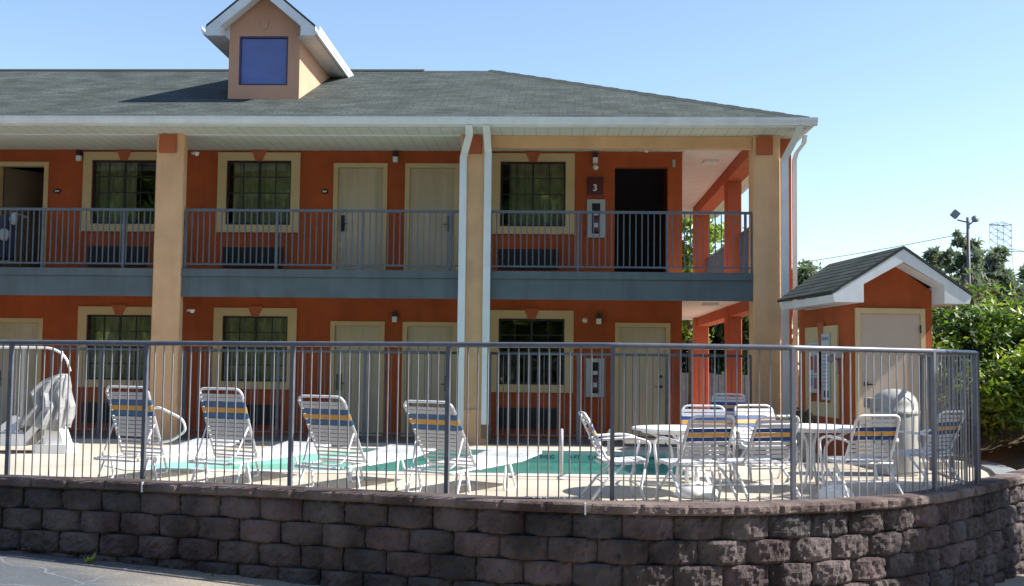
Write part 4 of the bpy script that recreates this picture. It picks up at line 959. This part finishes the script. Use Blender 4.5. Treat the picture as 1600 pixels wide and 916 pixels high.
# ------------------------------------------------------------------ vegetation
def leaves(g,c,rad,n,size,mi,clumps=None,flat=1.0,shell=.55,elong=1.5,up=.25,rng=random):
    """n leaf faces scattered in clumps inside an ellipsoid"""
    cl=[]
    for k in range(clumps or max(6,n//60)):
        while True:
            d=Vector((rng.gauss(0,1),rng.gauss(0,1),rng.gauss(0,1)))
            if d.length>.01: break
        d.normalize(); rr=shell+(1-shell)*rng.random(); 
        cl.append((Vector((c[0]+d.x*rad[0]*rr,c[1]+d.y*rad[1]*rr,c[2]+d.z*rad[2]*rr)),rng.uniform(.12,.34)*min(rad),rng.random()))
    for k in range(n):
        cc,cr_,cv=rng.choice(cl); p=cc+Vector((rng.gauss(0,1),rng.gauss(0,1),rng.gauss(0,.7)*flat))*cr_
        nn=Vector((rng.gauss(0,1),rng.gauss(0,1),rng.gauss(0,1)+up*2)).normalized(); a=nn.orthogonal().normalized(); a=Quaternion(nn,rng.uniform(0,6.28))@a; b=nn.cross(a)
        s_=size*rng.uniform(.6,1.3); l=s_*elong*.5; w_=s_*.36
        m_=mi[min(len(mi)-1,int((cv*.6+rng.random()*.4)*len(mi)))]
        g.add([p-a*l,p+b*w_-nn*.1*s_,p+a*l,p-b*w_-nn*.1*s_],[(0,1,2,3)],m_)
def trunk(parent,h,r_,lean=(0,0),limbs=5,ch=None,rng=random,spread=.5):
    g=MB(); pts=[(lean[0]*t*t+.05*math.sin(t*5),lean[1]*t*t,h*t-.15) for t in [k/7 for k in range(8)]]
    g.tube(pts,[r_*(1-.75*k/7) for k in range(8)],8)
    for k in range(limbs):
        t=.4+.5*k/limbs; b=Vector((lean[0]*t*t,lean[1]*t*t,h*t)); a=rng.uniform(0,6.28); L=h*spread*rng.uniform(.5,1)
        g.tube([b,b+Vector((math.cos(a)*L*.5,math.sin(a)*L*.5,L*.35)),b+Vector((math.cos(a)*L,math.sin(a)*L,L*.6))],[r_*.45,r_*.28,r_*.08],6)
    return g.build('trunk',BARK,parent)
def tree(name,loc,h,rad,nleaf,size,mats,label,cat='tree',group=None,tr=.12,parts=None,cz=None,cl=None,seed=1,elong=1.5,shell=.5,limbs=6):
    rng=random.Random(seed); t=thing(name,loc,rng.random()*6,label,cat,group); trunk(t,h*.85,tr,(rng.uniform(-.3,.3),0),limbs,rng=rng,spread=min(.5,rad[0]/h*.8))
    g=MB()
    for (c,rr,fr) in (parts or [((0,0,cz if cz else h-rad[2]),rad,1)]): leaves(g,c,rr,int(nleaf*fr),size,list(range(len(mats))),clumps=cl,rng=rng,elong=elong,shell=shell)
    g.build('crown',mats,t); return t
def conifer(loc,h,r_,n,size,mats,label,group,seed):
    rng=random.Random(seed); t=thing('pine_tree',loc,0,label,'tree',group); trunk(t,h,.16,(0,0),3,rng=rng,spread=.12)
    g=MB()
    for b in range(int(h*3.2)):
        zz=h*.18+(h*.84)*b/(h*3.2); rr=r_*(1-zz/h*.78)*rng.uniform(.55,1.1); a=rng.uniform(0,6.28)
        c=(math.cos(a)*rr*.55,math.sin(a)*rr*.55,zz); leaves(g,c,(rr*.6,rr*.6,.9),max(6,int(n/(h*3.2))),size,list(range(len(mats))),clumps=7,rng=rng,elong=2.6,shell=.2)
    g.build('crown',mats,t); return t
# bushes to the right of the shed
def bush(loc,rad,n,size,mats,label,seed,group='leafy bushes right of the shed',cl=60):
    rng=random.Random(seed); t=thing('leafy_bush',loc,0,label,'bush',group)
    g=MB()
    for k in range(7): a=rng.uniform(0,6.28); g.tube([(0,0,-.1),(math.cos(a)*rad[0]*.3,math.sin(a)*rad[1]*.3,rad[2]*.8),(math.cos(a)*rad[0]*.7,math.sin(a)*rad[1]*.7,rad[2]*1.4)],[.035,.022,.006],5)
    g.build('stem',BARK,t)
    g=MB(); leaves(g,(0,0,rad[2]),rad,n,size,list(range(len(mats))),clumps=cl,rng=rng,elong=1.7,shell=.6,up=.7); g.build('foliage',mats,t); return t
bush((7.0,20.0,.55),(1.3,1.0,.92),11000,.085,[LEAF_M,LEAF_D,LEAF_M,LEAF_Y],'glossy green bush just right of the shed eave',11,cl=110)
bush((8.7,19.7,.65),(1.25,1.0,.92),11000,.085,[LEAF_M,LEAF_Y,LEAF_M],'broad green bush at the right frame edge above the yellowish one',12,cl=110)
bush((6.75,17.7,.45),(.75,.7,.50),6000,.08,[LEAF_Y,LEAF_M,LEAF_Y],'yellow green bush low behind the fence corner',13,cl=70)
bush((7.75,17.5,.70),(.95,.8,.60),8500,.08,[LEAF_Y,LEAF_Y,LEAF_M],'bright yellow green bush lowest at the right frame edge',14,cl=80)
bush((6.05,19.4,.15),(.5,.8,.9),4200,.085,[LEAF_M,LEAF_Y,LEAF_D],'narrow green bush squeezed against the right wall of the shed',15,cl=50)
bush((7.7,22.5,.5),(1.2,1.0,1.15),7000,.09,[LEAF_M,LEAF_R,LEAF_M,LEAF_G],'olive and reddish shrub behind the glossy bush',16,cl=60)
bush((10.3,17.3,.75),(1.3,1.1,1.25),6000,.11,[LEAF_M,LEAF_D],'unseen tall bush added right of the frame to shade the hillside',17,cl=60)  # out of view, added to cast shade on the low hillside
# far pines
pines=[(19.6,60,8.9,1.9,'thin dark pine left of the floodlight pole'),(21.6,62,9.4,2.3,'pine directly behind the floodlight pole'),(24.0,64,9.3,2.7,'pine between the floodlight pole and the pylon'),(27.5,66,8.6,3.2,'rounder pine below the pylon'),(31.0,66,10.4,3.6,'tallest pine at the right frame edge'),(25.6,57,6.9,2.8,'low bushy pine in front of the row below the pylon'),(20.4,57,6.6,2.3,'low pine above the shed eave at right'),(29.2,60,7.6,3.2,'wide pale pine right of the pylon foot')]
for i,(x,y,h,r_,l) in enumerate(pines): conifer((x,y,.2),h*.84,r_*1.25,9000,.22,[LEAF_B,LEAF_G,LEAF_B],l,'pines beyond the hillside',30+i)
tree('broadleaf_tree',(12.75,60,.0),6.9,(1.0,1,1.7),5200,.2,[LEAF_G,LEAF_M],'small distant tree tuft between the motel corner and the shed roof',seed=42,tr=.14)
# trees behind the side walkway
tree('magnolia_tree',(5.6,35,-.1),4.2,(1.5,1.2,1.6),5200,.17,[LEAF_D,LEAF_D,LEAF_M],'dark glossy tree behind the corner column under the balcony',seed=51,tr=.12,cl=70)
tree('magnolia_tree',(4.3,36.5,-.1),3.9,(1.5,1.2,1.5),5200,.17,[LEAF_D,LEAF_D,LEAF_M],'dark glossy tree seen between the two inner side columns',seed=52,tr=.12,cl=70)
tree('magnolia_tree',(3.0,38,-.1),3.6,(1.3,1.2,1.4),3600,.17,[LEAF_D,LEAF_D],'dark tree seen beside the motel wall corner',seed=53,tr=.12,cl=60)
tree('broadleaf_tree',(3.6,31.5,-.1),6.0,(.75,.8,1.9),6500,.12,[LEAF_Y,LEAF_Y,LEAF_M],'bright sunlit tree glimpsed past the upstairs wall corner',seed=54,tr=.09,cl=50)
tree('broadleaf_tree',(6.5,48,-.1),6.4,(2.4,2,2.1),3800,.3,[LEAF_G,LEAF_M],'hazy grey green tree behind the side balcony railing',seed=55,tr=.15)
# trees to the right of the frame that shade the wall end, and woods behind the camera
tree('broadleaf_tree',(12.6,13.35,-1.0),9.2,(2.7,1.15,2.4),9000,.26,[LEAF_M,LEAF_D],'spreading shade tree right of the frame beside the lot',seed=61,tr=.24,cl=90)
g=MB(); rng=random.Random(5)
for k in range(30):
    x=-36+(k%15)*5; y=-15-rng.uniform(0,3)-8*(k//15); h=rng.uniform(13,17)+3*(k//15)
    g.tube([(x,y,-1.2),(x,y,h*.6)],.3,6,2); leaves(g,(x,y,h*.52),(3.3,2.6,h*.5),1600,1.05,[0,1],clumps=50,rng=rng)
tag(g.build('woodland',[LEAF_M,LEAF_Y,BARK]),'green row of trees across the lot',None,None,'stuff')
# weeds
def weed(x,y,z,s_,label,seed,m=LEAF_Y):
    rng=random.Random(seed); g=MB(); t=thing('weed',(x,y,z),0,label,'weed','weeds by the wall')
    for k in range(14):
        a=rng.uniform(0,6.28); L=s_*rng.uniform(.5,1); d=Vector((math.cos(a),math.sin(a),0)); p=d*L*.6+Vector((0,0,L*rng.uniform(.4,1))); sd=Vector((-d.y,d.x,0))*.012*s_/.12
        g.add([(0,0,0),p*.6+sd*1.6,p,p*.6-sd*1.6],[(0,1,2,3)])
    g.build('leaf_tuft',m,t)
weed(-5.03,12.42,lotz(-5.03),.13,'yellowish weed at the foot of the retaining wall, lower left',1)
weed(-1.74,12.2,dz(12.2),.16,'green weed growing behind the cap by the third lounger',2,LEAF_M)
weed(.40,11.75,dz(12),.10,'tiny dark weed on the deck edge before the ladder',3,LEAF_D)
weed(-3.6,12.12,lotz(-3.6),.06,'tiny weed tuft at the wall foot, further right',4)
# potted plant by the shed
pp=thing('potted_plant',(3.62,17.1,dz(17.1)),0,'dark flowering plant in a grey pot against the shed side wall','plant')
g=MB(); g.lathe([(0,0),(.12,0),(.17,.40),(.18,.43),(.155,.43),(.14,.40),(0,.38)],(0,0,0),20); g.build('pot',KERBM,pp)
g=MB(); leaves(g,(0,0,.56),(.2,.2,.17),260,.09,[0,1],clumps=14); g.build('foliage',[LEAF_D,LEAF_R],pp)

# ------------------------------------------------------------------ far lamps, pylon and wires
POLEM=mat('dark_grey_pole',(.09,.09,.11),.6)
PYL=mat('hazed_lattice_steel',(.33,.37,.43),.6)  # paleness paints distance haze into the steel
fl=thing('floodlight_pole',(15.85,45,.2),0,'tall thin pole with two floodlights above the right pines','light pole')
g=MB(); g.tube([(0,0,0),(-.02,0,7.1)],[.085,.06],10); g.tube([(0,0,6.9),(-.42,0,7.0)],.03,6); g.tube([(0,0,6.8),(.2,0,6.95)],.03,6); g.build('pole',POLEM,fl)
g=MB(); T=lambda v: Vector((-.50,0,7.22))+Matrix.Rotation(R(40),3,'Y')@v
g.box(-.13,-.1,-.13,.13,.1,.13,T=T); g.build('lamp_head',GALV,fl)
g=MB(); T=lambda v: Vector((.24,0,7.03))+Matrix.Rotation(R(-30),3,'Y')@v
vs=[];
g.lathe([(0,-.13),(.06,-.12),(.15,.06),(.13,.08),(0,.07)],(0,0,0),18); o=g.build('lamp_head',GALV,fl); o.location=(.26,0,7.02); o.rotation_euler=(R(-50),R(35),0)
py=thing('power_pylon',(56.9,150,0),R(8),'steel lattice power pylon on the horizon at right','pylon')
g=MB(); r_=.042
def leg(z): return 1.5-(z/20.3)*.6 if z<16.6 else .95
lv=[0,3,6,9,11.5,14,16.8,17.6,18.6,19.5,20.4]
for a,b in zip(lv,lv[1:]):
    wa,wb=leg(a),leg(b)
    for sx,sy in((-1,-1),(1,-1),(1,1),(-1,1)): g.tube([(sx*wa,sy*wa,a),(sx*wb,sy*wb,b)],r_,4,caps=False)
    for s_ in (-1,1):
        g.tube([(-wa,s_*wa,a),(wb,s_*wb,b)],r_*.7,4,caps=False); g.tube([(wa,s_*wa,a),(-wb,s_*wb,b)],r_*.7,4,caps=False)
        g.tube([(s_*wa,-wa,a),(s_*wb,wb,b)],r_*.7,4,caps=False); g.tube([(-wb,s_*wb,b),(wb,s_*wb,b)],r_*.7,4,caps=False)
g.build('tower',PYL,py)
for z,L in ((16.9,3.6),(20.3,1.6)):
    g=MB()
    for s_ in (-1,1):
        for q_ in (-.3,.3): g.tube([(0,q_,z),(s_*L,0,z+.12)],r_,4); g.tube([(0,q_,z+.5),(s_*L,0,z+.12)],r_*.8,4)
        for k in range(1,5): x=s_*L*k/5; g.tube([(x,0,z),(x+s_*L/10,0,z+.45*(1-k/5))],r_*.6,4)
    g.build('cross_arm',PYL,py)
def wire(a,b,sag,label,r_=.02):
    a=Vector(a);b=Vector(b); t=thing('power_line',tuple(a),0,label,'wire','overhead wires'); g=MB()
    pts=[(b-a)*k/16+Vector((0,0,-sag*4*(k/16)*(1-k/16))) for k in range(17)]; g.tube(pts,r_,5); g.build('cable',GALV,t)
wire((-30,52,6.6),(16.6,52,6.0),.4,'thin overhead wire crossing level behind the shed roof',.016)
wire((15.8,45,6.7),(8,60,6.3),.15,'thin overhead wire slanting down left from the floodlight pole',.014)
wire((60.6,150,17.0),(120,150,17.6),.6,'thick overhead line running right from the pylon arm',.05)
